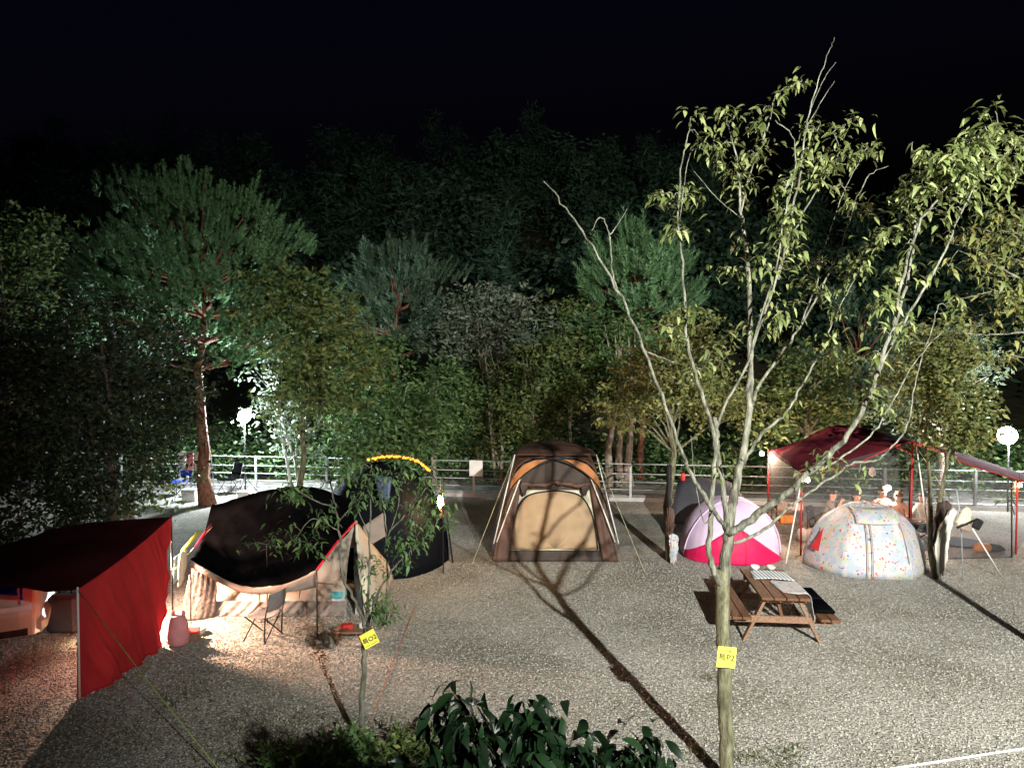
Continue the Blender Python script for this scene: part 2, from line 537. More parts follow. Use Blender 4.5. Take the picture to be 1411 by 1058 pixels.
M['grass'] = leaf_mat("grass_blade", (0.04, 0.055, 0.02), (0.09, 0.1, 0.035), (0.16, 0.15, 0.05), 0.7, 0.2)
M['skin'] = mat("skin", (0.55, 0.33, 0.24), 0.5, 0.06, 8)
M['hair'] = mat("black_hair", (0.012, 0.01, 0.009), 0.45, 0.3, 30)
M['hair_brown'] = mat("brown_hair", (0.16, 0.06, 0.03), 0.5, 0.3, 30)
M['shirt_pink'] = mat("pale_shirt", (0.6, 0.45, 0.42), 0.85, 0.08, 8, 0.3, 12)
M['shirt_grey'] = mat("grey_shirt", (0.2, 0.19, 0.19), 0.85, 0.12, 8, 0.3, 12)
M['shirt_peach'] = mat("peach_shirt", (0.55, 0.27, 0.17), 0.85, 0.1, 8, 0.3, 12)
M['shirt_white'] = mat("light_shirt", (0.55, 0.52, 0.46), 0.85, 0.08, 8, 0.3, 12)
M['trousers'] = mat("dark_trousers", (0.03, 0.03, 0.04), 0.85, 0.15, 8)
M['van'] = mat("beige_paint", (0.5, 0.4, 0.29), 0.35, 0.05, 2, spec=0.5)
M['rubber'] = mat("rubber", (0.015, 0.015, 0.015), 0.8, 0.2, 10)
M['glass_dark'] = mat("dark_glass", (0.01, 0.012, 0.015), 0.1, 0.1, 3, spec=0.6)
M['blue'] = mat("blue_cloth", (0.01, 0.035, 0.3), 0.85, 0.15, 6, 0.3, 14)
M['teal_pale'] = mat("pale_teal_cloth", (0.32, 0.5, 0.48), 0.85, 0.12, 6, 0.4, 14, trans=0.15)
M['pink'] = mat("pink_cloth", (0.62, 0.25, 0.26), 0.85, 0.12, 8, 0.4, 14)
M['white'] = mat("white_plastic", (0.72, 0.71, 0.69), 0.5, 0.06, 6)
M['teal'] = mat("teal_plastic", (0.12, 0.45, 0.5), 0.5, 0.08, 6)
M['orange_p'] = mat("orange_fabric", (0.6, 0.22, 0.06), 0.7, 0.15, 6)
M['red_p'] = mat("red_plastic", (0.55, 0.03, 0.03), 0.5, 0.12, 6)
M['green_tarp'] = mat("green_tarpaulin", (0.05, 0.16, 0.07), 0.7, 0.15, 3, 0.2, 8, trans=0.2)
M['rope'] = mat("rope", (0.4, 0.36, 0.24), 0.9, 0.2, 20)
M['rope_green'] = mat("rope_green", (0.24, 0.34, 0.08), 0.9, 0.2, 20)
M['rope_orange'] = mat("rope_orange", (0.5, 0.2, 0.1), 0.9, 0.2, 20)
M['led'] = glow("led_white", (0.8, 0.92, 1.0), 1700)
M['led_r'] = glow("led_white_right", (0.9, 0.95, 1.0), 620)
M['bulb'] = glow("bulb_warm", (1.0, 0.7, 0.5), 3400)
M['lantern'] = glow("lantern_warm", (1.0, 0.6, 0.26), 500)
M['string'] = glow("string_amber", (1.0, 0.2, 0.015), 7)
M['awning_lamp'] = glow("awning_lamp_warm", (1.0, 0.6, 0.42), 6000)
M['strip_fill'] = glow("strip_fill_warm", (1.0, 0.66, 0.42), 70)

# ------------------------------------------------------------------ ground and hillside
FX = lambda x: 22.5 - 0.145 * x      # fence line


def build_ground():
    xs = np.linspace(-120, 120, 121)
    ys = np.linspace(-20, 26, 47)
    mb = MB()
    mb.grid([[Vector((x, y, 0)) for x in xs] for y in ys])
    g = mb.build("gravel_ground", M['gravel'])
    tag(g, "pale grey gravel ground of the campsite", None, None, "structure")
    # pebbles lying on it where single stones can be made out
    n = 95000
    y = 6.2 + (RNG.random(n) ** 0.8) * 9.0
    x = (RNG.random(n) * 1.72 - 0.86) * y
    base = np.stack([x, y, np.zeros(n)], 1)
    r = RNG.uniform(0.008, 0.0185, n)
    octv = np.array([[1, 0, 0], [-1, 0, 0], [0, 1, 0], [0, -1, 0], [0, 0, 1], [0, 0, -0.3]], dtype=float)
    V = octv[None] * r[:, None, None] * RNG.uniform(0.6, 1.35, (n, 6, 1))
    V[:, :, 2] *= 0.7
    a = RNG.random(n) * 2 * PI
    ca, sa = np.cos(a)[:, None], np.sin(a)[:, None]
    X = V[:, :, 0] * ca - V[:, :, 1] * sa
    Y = V[:, :, 0] * sa + V[:, :, 1] * ca
    V = np.stack([X, Y, V[:, :, 2]], 2) + base[:, None, :] + np.array([0, 0, 0.004])
    F8 = np.array([[0, 2, 4], [2, 1, 4], [1, 3, 4], [3, 0, 4], [2, 0, 5], [1, 2, 5], [3, 1, 5], [0, 3, 5]])
    Fa = (F8[None] + (np.arange(n) * 6)[:, None, None]).reshape(-1, 3)
    o = np_mesh("gravel_pebbles", V.reshape(-1, 3), Fa, M['pebble'], kind="stuff")
    o["label"] = "loose grey pebbles strewn over the gravel ground"; o["category"] = "gravel"


def hill_z(x, y):
    t = min(1.0, max(0.0, (y - 34) / 70))
    k = 1.0 - 0.55 * min(1, max(0, (x - 22) / 30))
    return -0.35 + (t * t * (3 - 2 * t)) * 26 * k + 0.6 * math.sin(x * 0.11 + 1.3) * t


def build_hill():
    xs = np.linspace(-160, 160, 81)
    ys = np.concatenate([np.linspace(26, 60, 18), np.linspace(64, 260, 25)])
    mb = MB()
    mb.grid([[Vector((x, y, (hill_z(x, y) if y > 27 else -0.002) + (0.0 if y < 60 else 0))) for x in xs] for y in ys])
    tag(mb.build("hillside", M['earth'], smooth=True), "dark wooded hillside rising behind the fence", None, None, "structure")
    # pale kerb strip along the foot of the fence
    mb = MB()
    a, b = Vector((-30, FX(-30) + 0.2, 0.06)), Vector((30, FX(30) + 0.2, 0.06))
    mb.beam(a, b, 0.5, 0.12)
    tag(mb.build("kerb", M['concrete']), "pale concrete kerb along the foot of the fence", None, None, "structure")


build_ground()
build_hill()


# ------------------------------------------------------------------ foliage machinery
def leaf_quads(C, L, W, droop=0.3, up=None):
    """numpy: leaf-shaped folded quads at centres C; returns V, F"""
    n = len(C)
    d = RNG.normal(size=(n, 3))
    d[:, 2] = d[:, 2] * 0.6 - droop
    d /= np.linalg.norm(d, axis=1)[:, None]
    q = RNG.normal(size=(n, 3))
    b = np.cross(d, q)
    b /= np.linalg.norm(b, axis=1)[:, None] + 1e-9
    nn = np.cross(d, b)
    l = (L * RNG.uniform(0.6, 1.3, n))[:, None]
    wv = (W * RNG.uniform(0.6, 1.3, n))[:, None]
    v0 = C
    v1 = C + d * l * 0.45 + b * wv * 0.5 + nn * wv * 0.15
    v2 = C + d * l
    v3 = C + d * l * 0.45 - b * wv * 0.5 + nn * wv * 0.15
    V = np.stack([v0, v1, v2, v3], 1).reshape(-1, 3)
    Fq = np.arange(n * 4).reshape(n, 4)
    return V, Fq


def lobe_clumps(lobes, n, shell=0.45):
    """clump centres spread through ellipsoid lobes ((centre),(radii))"""
    vol = np.array([r[0] * r[1] * r[2] for c, r in lobes]) ** 0.75
    pick = RNG.choice(len(lobes), n, p=vol / vol.sum())
    d = RNG.normal(size=(n, 3))
    d /= np.linalg.norm(d, axis=1)[:, None]
    rr = (shell + (1 - shell) * RNG.random(n) ** 0.6)[:, None]
    c = np.array([lobes[i][0] for i in pick], dtype=float)
    r = np.array([lobes[i][1] for i in pick], dtype=float)
    return c + d * rr * r


def broadleaf(name, label, base, lobes, lm, bark, clumps=160, per=34, L=0.16, W=0.08, spread=0.3, tr=0.12, stems=1, group=None, limbs=14, droop=0.3, cat="tree"):
    base = Vector(base)
    t = empty(name, base, label, cat, group)
    cc = np.mean([c for c, r in lobes], axis=0)
    ztop = max(c[2] + r[2] for c, r in lobes)
    mb = MB()
    tops = []
    for s in range(stems):
        off = Vector((random.uniform(-.18, .18), random.uniform(-.18, .18), 0)) * (stems > 1)
        tgt = Vector(cc) + Vector((random.uniform(-.5, .5), random.uniform(-.5, .5), 0)) * (1.4 if stems > 1 else 0.4)
        tgt.z = base.z + (ztop - base.z) * 0.86
        pts, rad = [], []
        for i in range(9):
            k = i / 8
            p = (base + off).lerp(tgt, k) + Vector((wob(k * 4, s * 3 + base.x) * 0.12, wob(k * 4, s + 5 + base.y) * 0.12, 0)) * (k > 0)
            pts.append(p); rad.append(tr / (1 if stems == 1 else 1.5) * (1 - 0.82 * k) * (1.25 if i == 0 else 1))
        mb.tube(pts, rad, 7)
        tops.append(pts)
    tk = mb.build("trunk", bark, t, smooth=True)
    C = lobe_clumps(lobes, clumps)
    mb = MB()
    for i in range(min(limbs, clumps)):
        e = Vector(C[i])
        pts = random.choice(tops)
        zz = [abs(p.z - (base.z + (e.z - base.z) * 0.7)) for p in pts]
        j = max(1, min(7, int(np.argmin(zz))))
        s = pts[j]
        mid = s.lerp(e, 0.5) + Vector((random.uniform(-.1, .1), random.uniform(-.1, .1), 0.12))
        r0 = tr * 0.32 / (1 if stems == 1 else 1.3)
        mb.tube([s, mid, e], [r0, r0 * 0.6, r0 * 0.2], 5)
    if mb.v: mb.build("branches", bark, t, smooth=True)
    # twig-size clumps inside the bigger ones leave gaps and dark hollows
    sub = 3
    C2 = np.repeat(C, sub, 0) + RNG.normal(size=(clumps * sub, 3)) * spread * np.array([.95, .95, .7])
    k = max(6, per // sub)
    Cs = np.repeat(C2, k, 0) + RNG.normal(size=(len(C2) * k, 3)) * spread * np.array([.36, .36, .22])
    V, Fq = leaf_quads(Cs, L, W, droop)
    np_mesh("crown", V, Fq, lm, t)
    return t


def pine(name, label, base, centre, radii, nm, tufts=420, needles=46, tl=0.55, tr=0.16, group=None, cone=False, lean=(0, 0), limbs=26, nw=0.022):
    base, centre = Vector(base), Vector(centre)
    t = empty(name, base, label, "tree", group)
    mb = MB()
    top = Vector((centre.x + lean[0], centre.y + lean[1], centre.z + radii[2] * (0.25 if not cone else .8)))
    pts, rad = [], []
    for i in range(10):
        k = i / 9
        p = base.lerp(top, k) + Vector((wob(k * 3, base.x) * 0.18, wob(k * 3, base.y) * 0.18, 0)) * (0 < i < 9)
        pts.append(p); rad.append(tr * (1 - 0.85 * k) * (1.3 if i == 0 else 1))
    mb.tube(pts, rad, 8)
    mb.build("trunk", M['bark_pine'], t, smooth=True)
    d = RNG.normal(size=(tufts, 3))
    d /= np.linalg.norm(d, axis=1)[:, None]
    if cone:
        k = RNG.random(tufts) ** 0.8
        a = RNG.random(tufts) * 2 * PI
        rr = (1 - k) * RNG.uniform(0.55, 1, tufts) + 0.04
        T = np.stack([centre.x + np.cos(a) * rr * radii[0], centre.y + np.sin(a) * rr * radii[1], centre.z - radii[2] + 2 * radii[2] * k], 1)
        O = np.stack([np.cos(a), np.sin(a), np.full(tufts, 0.75)], 1)
    else:
        d[:, 2] = np.where(d[:, 2] < -0.8, -d[:, 2], d[:, 2])
        rr = (0.35 + 0.65 * RNG.random(tufts) ** 0.55)[:, None]
        nc = max(24, tufts // 13)
        cl = np.array(centre) + (d * rr * np.array(radii))[:nc] * RNG.uniform(.86, 1.06, (nc, 1))
        pick = np.arange(tufts) % nc
        T = cl[pick] + RNG.normal(size=(tufts, 3)) * np.array([.26, .26, .2]) * (radii[0] / 3)
        d = d[:nc][pick]
        O = d * np.array([0.8, 0.8, 0.5]) + np.array([0, 0, 0.8])
    O /= np.linalg.norm(O, axis=1)[:, None]
    mb = MB()
    for i in range(limbs):
        e = Vector(T[i])
        zz = [abs(p.z - (e.z - 0.28 * (e - Vector((top.x, top.y, e.z))).length)) for p in pts]
        s = pts[max(3, min(8, int(np.argmin(zz))))]
        mid = s.lerp(e, 0.5) + Vector((random.uniform(-.2, .2), random.uniform(-.2, .2), -0.05))
        mb.tube([s, mid, e], [tr * 0.33, tr * 0.2, tr * 0.07], 5)
    mb.build("branches", M['bark_pine'], t, smooth=True)
    # needles: thin triangles round each upright shoot
    n = tufts * needles
    u = RNG.random(n)
    A = np.repeat(T, needles, 0); D = np.repeat(O, needles, 0)
    l = np.repeat(tl * RNG.uniform(0.6, 1.25, tufts), needles)
    side = RNG.normal(size=(n, 3))
    side -= D * np.sum(side * D, 1)[:, None]
    side /= np.linalg.norm(side, axis=1)[:, None]
    p0 = A + D * (u * l)[:, None]
    nl = (tl * 0.42 * RNG.uniform(0.7, 1.2, n) * (1.15 - 0.6 * u))[:, None]
    tip = p0 + (side * 0.74 + D * 0.62) * nl
    wv = np.cross(side, D) * nw
    V = np.stack([p0 - wv * 0.5, p0 + wv * 0.5, tip], 1).reshape(-1, 3)
    np_mesh("crown", V, np.arange(n * 3).reshape(n, 3), nm, t)
    return t


# ------------------------------------------------------------------ far wood on the hillside (one mass)
def far_wood():
    Vs, Fs, off = [], [], 0
    for i in range(260):
        y = random.uniform(48, 118)
        x = random.uniform(-0.85, 0.82) * y
        z = hill_z(x, y)
        h = random.uniform(6, 10)
        rx = random.uniform(2.0, 3.4)
        n = 30
        d = RNG.normal(size=(n, 3)); d /= np.linalg.norm(d, axis=1)[:, None]
        k = RNG.random(n)
        conif = random.random() < 0.45
        if conif:
            rr = (1.0 - k) * 0.9 + 0.08
            C = np.stack([x + d[:, 0] * rx * rr, y + d[:, 1] * rx * rr, z + 1.0 + k * h * 1.1], 1)
        else:
            C = np.array([x, y, z + h * 0.6]) + d * np.array([rx, rx, h * 0.42]) * (0.5 + 0.5 * k)[:, None]
        per = 26
        Cs = np.repeat(C, per, 0) + RNG.normal(size=(n * per, 3)) * np.array([0.6, 0.6, 0.45])
        V, Fq = leaf_quads(Cs, 0.55 if not conif else 0.75, 0.34 if not conif else 0.2, 0.25 if not conif else -0.35)
        Vs.append(V); Fs.append(Fq + off); off += len(V)
    o = np_mesh("far_wood", np.concatenate(Vs), np.concatenate(Fs), M['forest'], kind="stuff")
    tag(o, "dim green wood covering the hillside under the night sky", "wood")


far_wood()

# undergrowth behind the fence
def undergrowth():
    Vs, Fs, off = [], [], 0
    for i in range(420):
        x = random.uniform(-24, 24)
        y = FX(x) + random.uniform(1.0, 13)
        h = random.uniform(0.5, 1.7)
        per = 90
        Cs = np.array([x, y, h * 0.5]) + RNG.normal(size=(per, 3)) * np.array([0.75, 0.6, h * 0.34])
        Cs[:, 2] = np.abs(Cs[:, 2])
        V, Fq = leaf_quads(Cs, 0.2, 0.09, 0.1)
        Vs.append(V); Fs.append(Fq + off); off += len(V)
    o = np_mesh("undergrowth", np.concatenate(Vs), np.concatenate(Fs), M['leaf_green'], kind="stuff")
    tag(o, "tangled green undergrowth behind the metal fence", "undergrowth")


undergrowth()


# ------------------------------------------------------------------ trees of the middle distance
def L_(px, py, d, rpx, rpy, ry=None):
    """an ellipsoid lobe whose outline sits at a picture place, at distance d"""
    c = P(px, py, d)
    rx, rz = rpx / F * d, rpy / F * d
    return (tuple(c), (rx, ry if ry else rx, rz))


def base_at(px, d):
    p = P(px, 500, d)
    return Vector((p.x, d, 0.0 if d < 25 else hill_z(p.x, d) - 0.1))


def middle_trees():
    c = P(272, 398, 21.5)
    pine("pine_tree", "broad green pine with red-brown trunk beside the dark broadleaf trees", base_at(284, 21.3), c, (3.45, 2.5, 3.15), M['needle'], 2100, 52, 0.46, 0.2, nw=0.045, limbs=60)
    pine("pine_tree", "dim grey-green pine between the broad pine and the grey bushy tree", base_at(545, 28), P(548, 425, 28), (2.7, 2.4, 2.5), M['needle_dim'], 800, 52, 0.62, 0.16, nw=0.05)
    pine("pine_tree", "slim green pine with upright shoots behind the thin yellow-leaved tree", base_at(885, 27), P(880, 425, 27), (2.2, 2.0, 2.7), M['needle'], 760, 52, 0.8, 0.15, nw=0.05)
    pine("pine_tree", "dark narrow pine behind the twin-stemmed pale tree", base_at(1190, 30), P(1180, 500, 30), (2.6, 2.2, 2.8), M['needle_dim'], 260, 40, 0.85, 0.15, nw=0.05)
    g = "dark broadleaf trees over the red tarpaulin"
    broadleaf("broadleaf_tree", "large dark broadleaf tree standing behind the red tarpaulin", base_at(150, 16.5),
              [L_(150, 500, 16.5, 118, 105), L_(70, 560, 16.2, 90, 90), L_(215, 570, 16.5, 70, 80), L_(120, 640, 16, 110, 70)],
              M['leaf_unlit'], M['bark_dark'], 420, 36, 0.14, 0.065, 0.3, 0.15, 3)
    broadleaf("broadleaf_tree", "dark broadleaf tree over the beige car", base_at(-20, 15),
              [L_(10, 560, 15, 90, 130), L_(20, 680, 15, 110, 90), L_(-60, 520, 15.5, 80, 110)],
              M['leaf_unlit'], M['bark_dark'], 300, 36, 0.14, 0.065, 0.3, 0.15, 2)
    broadleaf("broadleaf_tree", "dim green tree whose top rises left of the broad pine", base_at(20, 25),
              [L_(30, 330, 25, 58, 42), L_(10, 400, 25, 60, 70), L_(-50, 350, 25, 60, 60)], M['leaf_olive'], M['bark_dark'], 160, 34, 0.22, 0.1, 0.4, 0.16)
    broadleaf("broadleaf_tree", "low olive-leaved shrubby tree behind the red tarpaulin ridge", base_at(185, 18.5),
              [L_(180, 670, 18.5, 60, 40), L_(120, 690, 18, 50, 35)], M['leaf_olive'], M['bark_pink'], 60, 34, 0.16, 0.08, 0.3, 0.1, 2)
    broadleaf("broadleaf_tree", "olive and rust leaved tree beside the pine trunk", base_at(405, 20.5),
              [L_(430, 450, 20.5, 85, 65), L_(465, 510, 20.5, 70, 50), L_(390, 420, 21, 60, 50), L_(430, 540, 20.2, 60, 40)],
              M['leaf_olive'], M['bark_moss'], 240, 34, 0.2, 0.085, 0.34, 0.1)
    broadleaf("birch_tree", "slender white-barked tree glowing beside the left lamp", base_at(408, 22.6),
              [L_(385, 555, 22.6, 45, 45), L_(415, 590, 22.6, 40, 40), L_(360, 500, 22.8, 35, 40)], M['leaf_lamplit'], M['bark_white'], 46, 26, 0.16, 0.085, 0.28, 0.085, 2, limbs=20)
    broadleaf("bushy_tree", "grey-topped bushy tree behind the brown tent", base_at(690, 25.5),
              [L_(680, 440, 25.5, 62, 48), L_(640, 470, 25.5, 50, 40), L_(720, 460, 25.6, 40, 45)], M['leaf_grey'], M['bark_pink'], 190, 36, 0.2, 0.08, 0.33, 0.1, 3, droop=-0.3)
    spots = [(600, 560, 24.6, 55, 55, 'leaf_green', "green tree left of the notice board behind the fence"),
             (660, 560, 26, 60, 75, 'leaf_olive', "olive-leaved tree behind the notice board on the fence"),
             (745, 540, 25, 55, 80, 'leaf_olive', "amber-tinged tree rising right behind the brown tent roof"),
             (790, 480, 27, 55, 70, 'leaf_olive', "tall olive tree between the brown tent and the slim pine"),
             (540, 590, 22, 60, 45, 'leaf_green', "green tree over the amber string lights"),
             (500, 520, 25, 50, 55, 'leaf_green', "green tree between the rust-leaved tree and the notice board")]
    for i, (px, py, d, rx, ry, lm, lab) in enumerate(spots):
        broadleaf("broadleaf_tree", lab, base_at(px, d), [L_(px, py, d, rx, ry), L_(px - 20, py + 30, d, rx * .7, ry * .7), L_(px + 25, py - 20, d - .3, rx * .6, ry * .7)],
                  M[lm], M['bark_pink'], 190, 34, 0.19, 0.085, 0.36, 0.09, 2)
    for px, lab in ((840, "bare straight pinkish trunk behind the fence, right of the brown tent"), (856, "middle pinkish trunk of three behind the fence"), (868, "leaning pinkish trunk closest to the wrapped tree")):
        broadleaf("slender_tree", lab, base_at(px, 24.6), [L_(px, 520, 25, 26, 60), L_(px + 10, 470, 25, 24, 40)], M['leaf_green'], M['bark_pink'], 44, 30, 0.18, 0.08, 0.3, 0.16)
    broadleaf("broadleaf_tree", "yellow-leaved tree with strapped trunk wrapped in hanging cloth", base_at(927, 15.3),
              [L_(925, 520, 15.6, 75, 55), L_(870, 560, 15.4, 45, 35), L_(985, 555, 15.6, 50, 40), L_(950, 470, 15.8, 50, 40)],
              M['leaf_yellow'], M['bark_moss'], 200, 30, 0.13, 0.06, 0.22, 0.1)
    broadleaf("broadleaf_tree", "green tree standing behind the maroon canopy", base_at(1100, 21.3), [L_(1080, 560, 21.3, 70, 45), L_(1150, 560, 21.3, 60, 40), L_(1110, 510, 21.5, 50, 40)],
              M['leaf_olive'], M['bark_pink'], 180, 32, 0.18, 0.08, 0.32, 0.1)
    broadleaf("broadleaf_tree", "bright green twin-stemmed tree with clothes hung on it beside the net tent", base_at(1296, 14.0),
              [L_(1308, 560, 14.2, 55, 55), L_(1270, 520, 14.4, 45, 40), L_(1330, 595, 14, 32, 32), L_(1305, 480, 14.3, 45, 35)],
              M['leaf_yellow'], M['bark_moss'], 230, 30, 0.13, 0.058, 0.2, 0.085, 2)
    broadleaf("broadleaf_tree", "pale-lit green tree beyond the maroon canopy near the right lamp", base_at(1300, 21.5),
              [L_(1300, 500, 21.5, 60, 55), L_(1240, 530, 21.5, 60, 50), L_(1318, 555, 21.5, 34, 40)], M['leaf_lamplit'], M['bark_pink'], 170, 32, 0.18, 0.08, 0.3, 0.1)


middle_trees()


# ------------------------------------------------------------------ fence and lamps by it
def build_fence():
    f = empty("metal_fence", (0, FX(0), 0), "silver metal rail fence with five rails along the back of the campsite", "fence")
    step = 2.4
    xs = [-20.4 + step * i for i in range(17)]
    d = Vector((1, -0.145, 0)).normalized()
    for i, x in enumerate(xs):
        mb = MB(); mb.box((x, FX(x), 0.58), (0.07, 0.07, 1.16)); mb.box((x, FX(x), 0.006), (0.16, 0.16, 0.012))
        mb.build("post", M['steel'], f)
        if i:
            a, b = Vector((xs[i - 1] + 0.036, FX(xs[i - 1] + 0.036), 0)), Vector((x - 0.036, FX(x - 0.036), 0))
            for z in (1.13, 0.83, 0.58, 0.35, 0.15):
                mb = MB(); mb.tube([a + Vector((0, 0, z)), b + Vector((0, 0, z))], 0.018, 6); mb.build("rail", M['steel'], f, smooth=True)
    p = P(656, 645, 22.62)
    b = MB(); b.box((p.x, FX(p.x) - 0.055, p.z), (0.42, 0.02, 0.5), rot=(0, 0, -0.144))
    tag(b.build("notice_board", M['white'], origin=(p.x, FX(p.x), p.z)), "blank white notice board fixed to the metal fence", "notice board")


build_fence()


def lamp_stand(label, px, py, d, mt, arm=0.0, r=0.13):
    p = P(px, py, d)
    t = empty("work_lamp", (p.x + arm, d, 0), label, "lamp")
    mb = MB(); mb.tube([(p.x + arm, d, 0), (p.x + arm, d, p.z - 0.02)], 0.022, 6)
    for a in (0.3, 2.4, 4.5):
        mb.tube([(p.x + arm, d, 0.55), (p.x + arm + 0.42 * math.cos(a), d + 0.42 * math.sin(a), 0.0)], 0.014, 5)
    mb.build("tripod", M['pole_dark'], t, smooth=True)
    if arm:
        mb = MB(); mb.tube([(p.x + arm, d, p.z - 0.12), (p.x, d, p.z - 0.12)], 0.018, 6); mb.build("arm", M['steel'], t, smooth=True)
    mb = MB(); mb.lathe((p.x, d, p.z - 0.16), [(0.03, 0), (0.06, 0.02), (0.05, 0.06)], 10); mb.build("socket", M['white'], t, smooth=True)
    mb = MB(); mb.ball((p.x, d, p.z), r, 10, 6); mb.build("lamp_globe", mt, t, smooth=True)


lamp_stand("round white lamp on a tripod shining beside the pine trunk", 337, 573, 23.2, M['led'], 0.0, 0.2)
lamp_stand("large round white lamp on a pole shining at the right end of the fence", 1388, 600, 20.4, M['led_r'], 0.05, 0.25)


# ------------------------------------------------------------------ red tarpaulin at the left
def red_tarp():
    bl, br = G(106, 963), G(222, 890)
    tl, tr_ = P(107, 812, bl.y + 0.02), P(236, 712, br.y + 0.25)
    t = empty("red_tarpaulin", (bl.x, bl.y, 0), "red tarpaulin with its unlit roof coloured darker and one side hanging down as a bright red wall", "tarpaulin")
    rows = []
    for k in range(4):
        s = k / 3
        a, b = tl.lerp(bl, s), tr_.lerp(br, s)
        rows.append([a.lerp(b, q) + Vector((0.10 * math.sin(PI * q) * s, 0, -0.05 * math.sin(PI * q) * (1 - s))) for q in (0, .33, .66, 1)])

    def folds(u, v, p):
        if v < .001: return p
        f = wob(u * 13 + (1 - v) * 5.5, 1.0) * 0.07 * min(1, .25 + v * 1.1) + math.sin(u * 33 + (1 - v) * 9 + 1.5 * math.sin(u * 7)) * 0.014 * v
        f += 0.09 * math.exp(-((u - 0.18 - 0.5 * (1 - v)) / 0.12) ** 2) * v
        f *= min(1, u * 7)
        return p + Vector((f, 0, 0.025 * abs(wob(u * 9, 3)) * (v > 0.98)))
    mb = MB(); mb.grid(sheet(rows, 90, 34, folds))
    gp = mb.v[:]
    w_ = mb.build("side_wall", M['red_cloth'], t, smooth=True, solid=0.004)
    wt = rows[0]
    hm = MB(); hm.tube([Vector(q) for q in gp[-91:]], .012, 5); hm.build("hem", M['red_cloth'], w_, smooth=True)
    hm = MB(); hm.tube([Vector(q) + Vector((.004, 0, 0)) for q in gp[90::91]], .011, 5); hm.build("hem", M['red_cloth'], w_, smooth=True)
    # roof of the same cloth, its shade put into a darker red
    b1, b2 = P(105, 722, 11.0), P(-90, 765, 10.2)
    f2 = P(-60, 808, 8.8)
    rows = [[f2, P(0, 807, 8.8), P(60, 814, 8.9), tl], [P(-70, 790, 9.1), P(0, 785, 9.2), P(80, 778, 9.3), wt[1]],
            [P(-80, 775, 9.6), P(0, 768, 9.8), P(100, 748, 10.2), wt[2]], [b2, P(0, 752, 10.3), b1, tr_]]
    mb = MB(); mb.grid(sheet(rows, 36, 30, lambda u, v, p: p + Vector((0, 0, 0.035 * wob(u * 7 + v * 3, 2) * (1 - u)))))
    mb.build("roof", M['roof_unlit'], t, smooth=True, solid=0.004)
    for a in (tl, P(-60, 806, 8.8)):
        mb = MB(); mb.tube([(a.x, a.y, 0), (a.x, a.y, a.z + 0.03)], 0.013, 6); mb.build("pole", M['pole_white'], t, smooth=True)
    mb = MB(); mb.tube([(tr_.x, tr_.y, 0), (tr_.x, tr_.y, tr_.z + 0.03)], 0.013, 6); mb.build("pole", M['pole_dark'], t, smooth=True)
    e = G(330, 1095)
    mb = MB(); mb.tube([tl, tl.lerp(e, .5) + Vector((0, 0, -0.03)), e], 0.006, 5); mb.build("guy_line", M['rope_green'], t, smooth=True)
    return t


red_tarp()


def van():
    x1, y0, y1 = -6.75, 10.5, 12.3
    t = empty("parked_car", (-8.8, 11.4, 0), "beige car parked under the red tarpaulin", "car", rz=.5)
    prof = [(0.0, 0.3), (0.06, 0.28), (1.74, 0.28), (1.8, 0.3), (1.82, 0.6), (1.74, .88), (1.6, 1.2), (1.45, 1.25), (0.35, 1.25), (0.2, 1.2), (0.06, .88), (-0.02, 0.6)]
    mb = MB()
    sect = [(x1 - 4.2, .96), (x1 - 4.1, 1.0), (x1 - 0.25, 1.0), (x1 - 0.08, .96), (x1, .84)]
    rows = []
    for x, s in sect:
        rows.append([Vector((x, (y0 + y1) / 2 + (p[0] - 0.9) * s, 0.28 + (p[1] - 0.28) * s)) for p in prof + prof[:1]])
    mb.grid(rows)
    mb.add(rows[-1][:-1], [tuple(range(len(prof)))]); mb.add(rows[0][:-1], [tuple(reversed(range(len(prof))))])
    mb.build("body", M['van'], t, smooth=False, bevel=0.02)
    mb = MB(); mb.box((x1 - 2.1, y0 - 0.035, 0.72), (4.0, 0.025, 0.07)); mb.build("trim_strip", M['white'], t)
    mb = MB(); mb.box((x1 - 2.1, y0 + 0.02, 0.36), (3.9, 0.06, 0.1)); mb.build("sill", M['rubber'], t)
    mb = MB(); mb.box((x1 - 1.5, y0 + 0.12, 1.04), (1.5, 0.02, 0.26), rot=(-0.42, 0, 0)); mb.build("window", M['glass_dark'], t)
    mb = MB(); mb.box((x1 - 0.02, 11.4, 0.42), (0.2, 1.66, 0.24)); mb.build("bumper", M['van'], t, bevel=0.07)
    for wx in (x1 - 1.15, x1 - 3.4):
        for wy in (y0 + 0.06, y1 - 0.06):
            mb = MB()
            ring = [(0.14, -.11), (0.3, -.11), (0.33, -.06), (0.33, .06), (0.3, .11), (0.14, .11)]
            vs, fs = [], []
            for r, yy in ring:
                for j in range(18):
                    a = 2 * PI * j / 18
                    vs.append(Vector((wx + r * math.cos(a), wy + yy, 0.33 + r * math.sin(a))))
            for i in range(len(ring)):
                for j in range(18):
                    k = (i + 1) % len(ring)
                    fs.append((i * 18 + j, i * 18 + (j + 1) % 18, k * 18 + (j + 1) % 18, k * 18 + j))
            mb.add(vs, fs)
            wl = mb.build("wheel", M['rubber'], t, smooth=True)
            mb = MB(); mb.tube([(wx, wy - .1, .33), (wx, wy + .1, .33)], .145, 14); mb.build("rim", M['steel'], wl)
    t.location = (-9.03, 10.16, 0)


van()


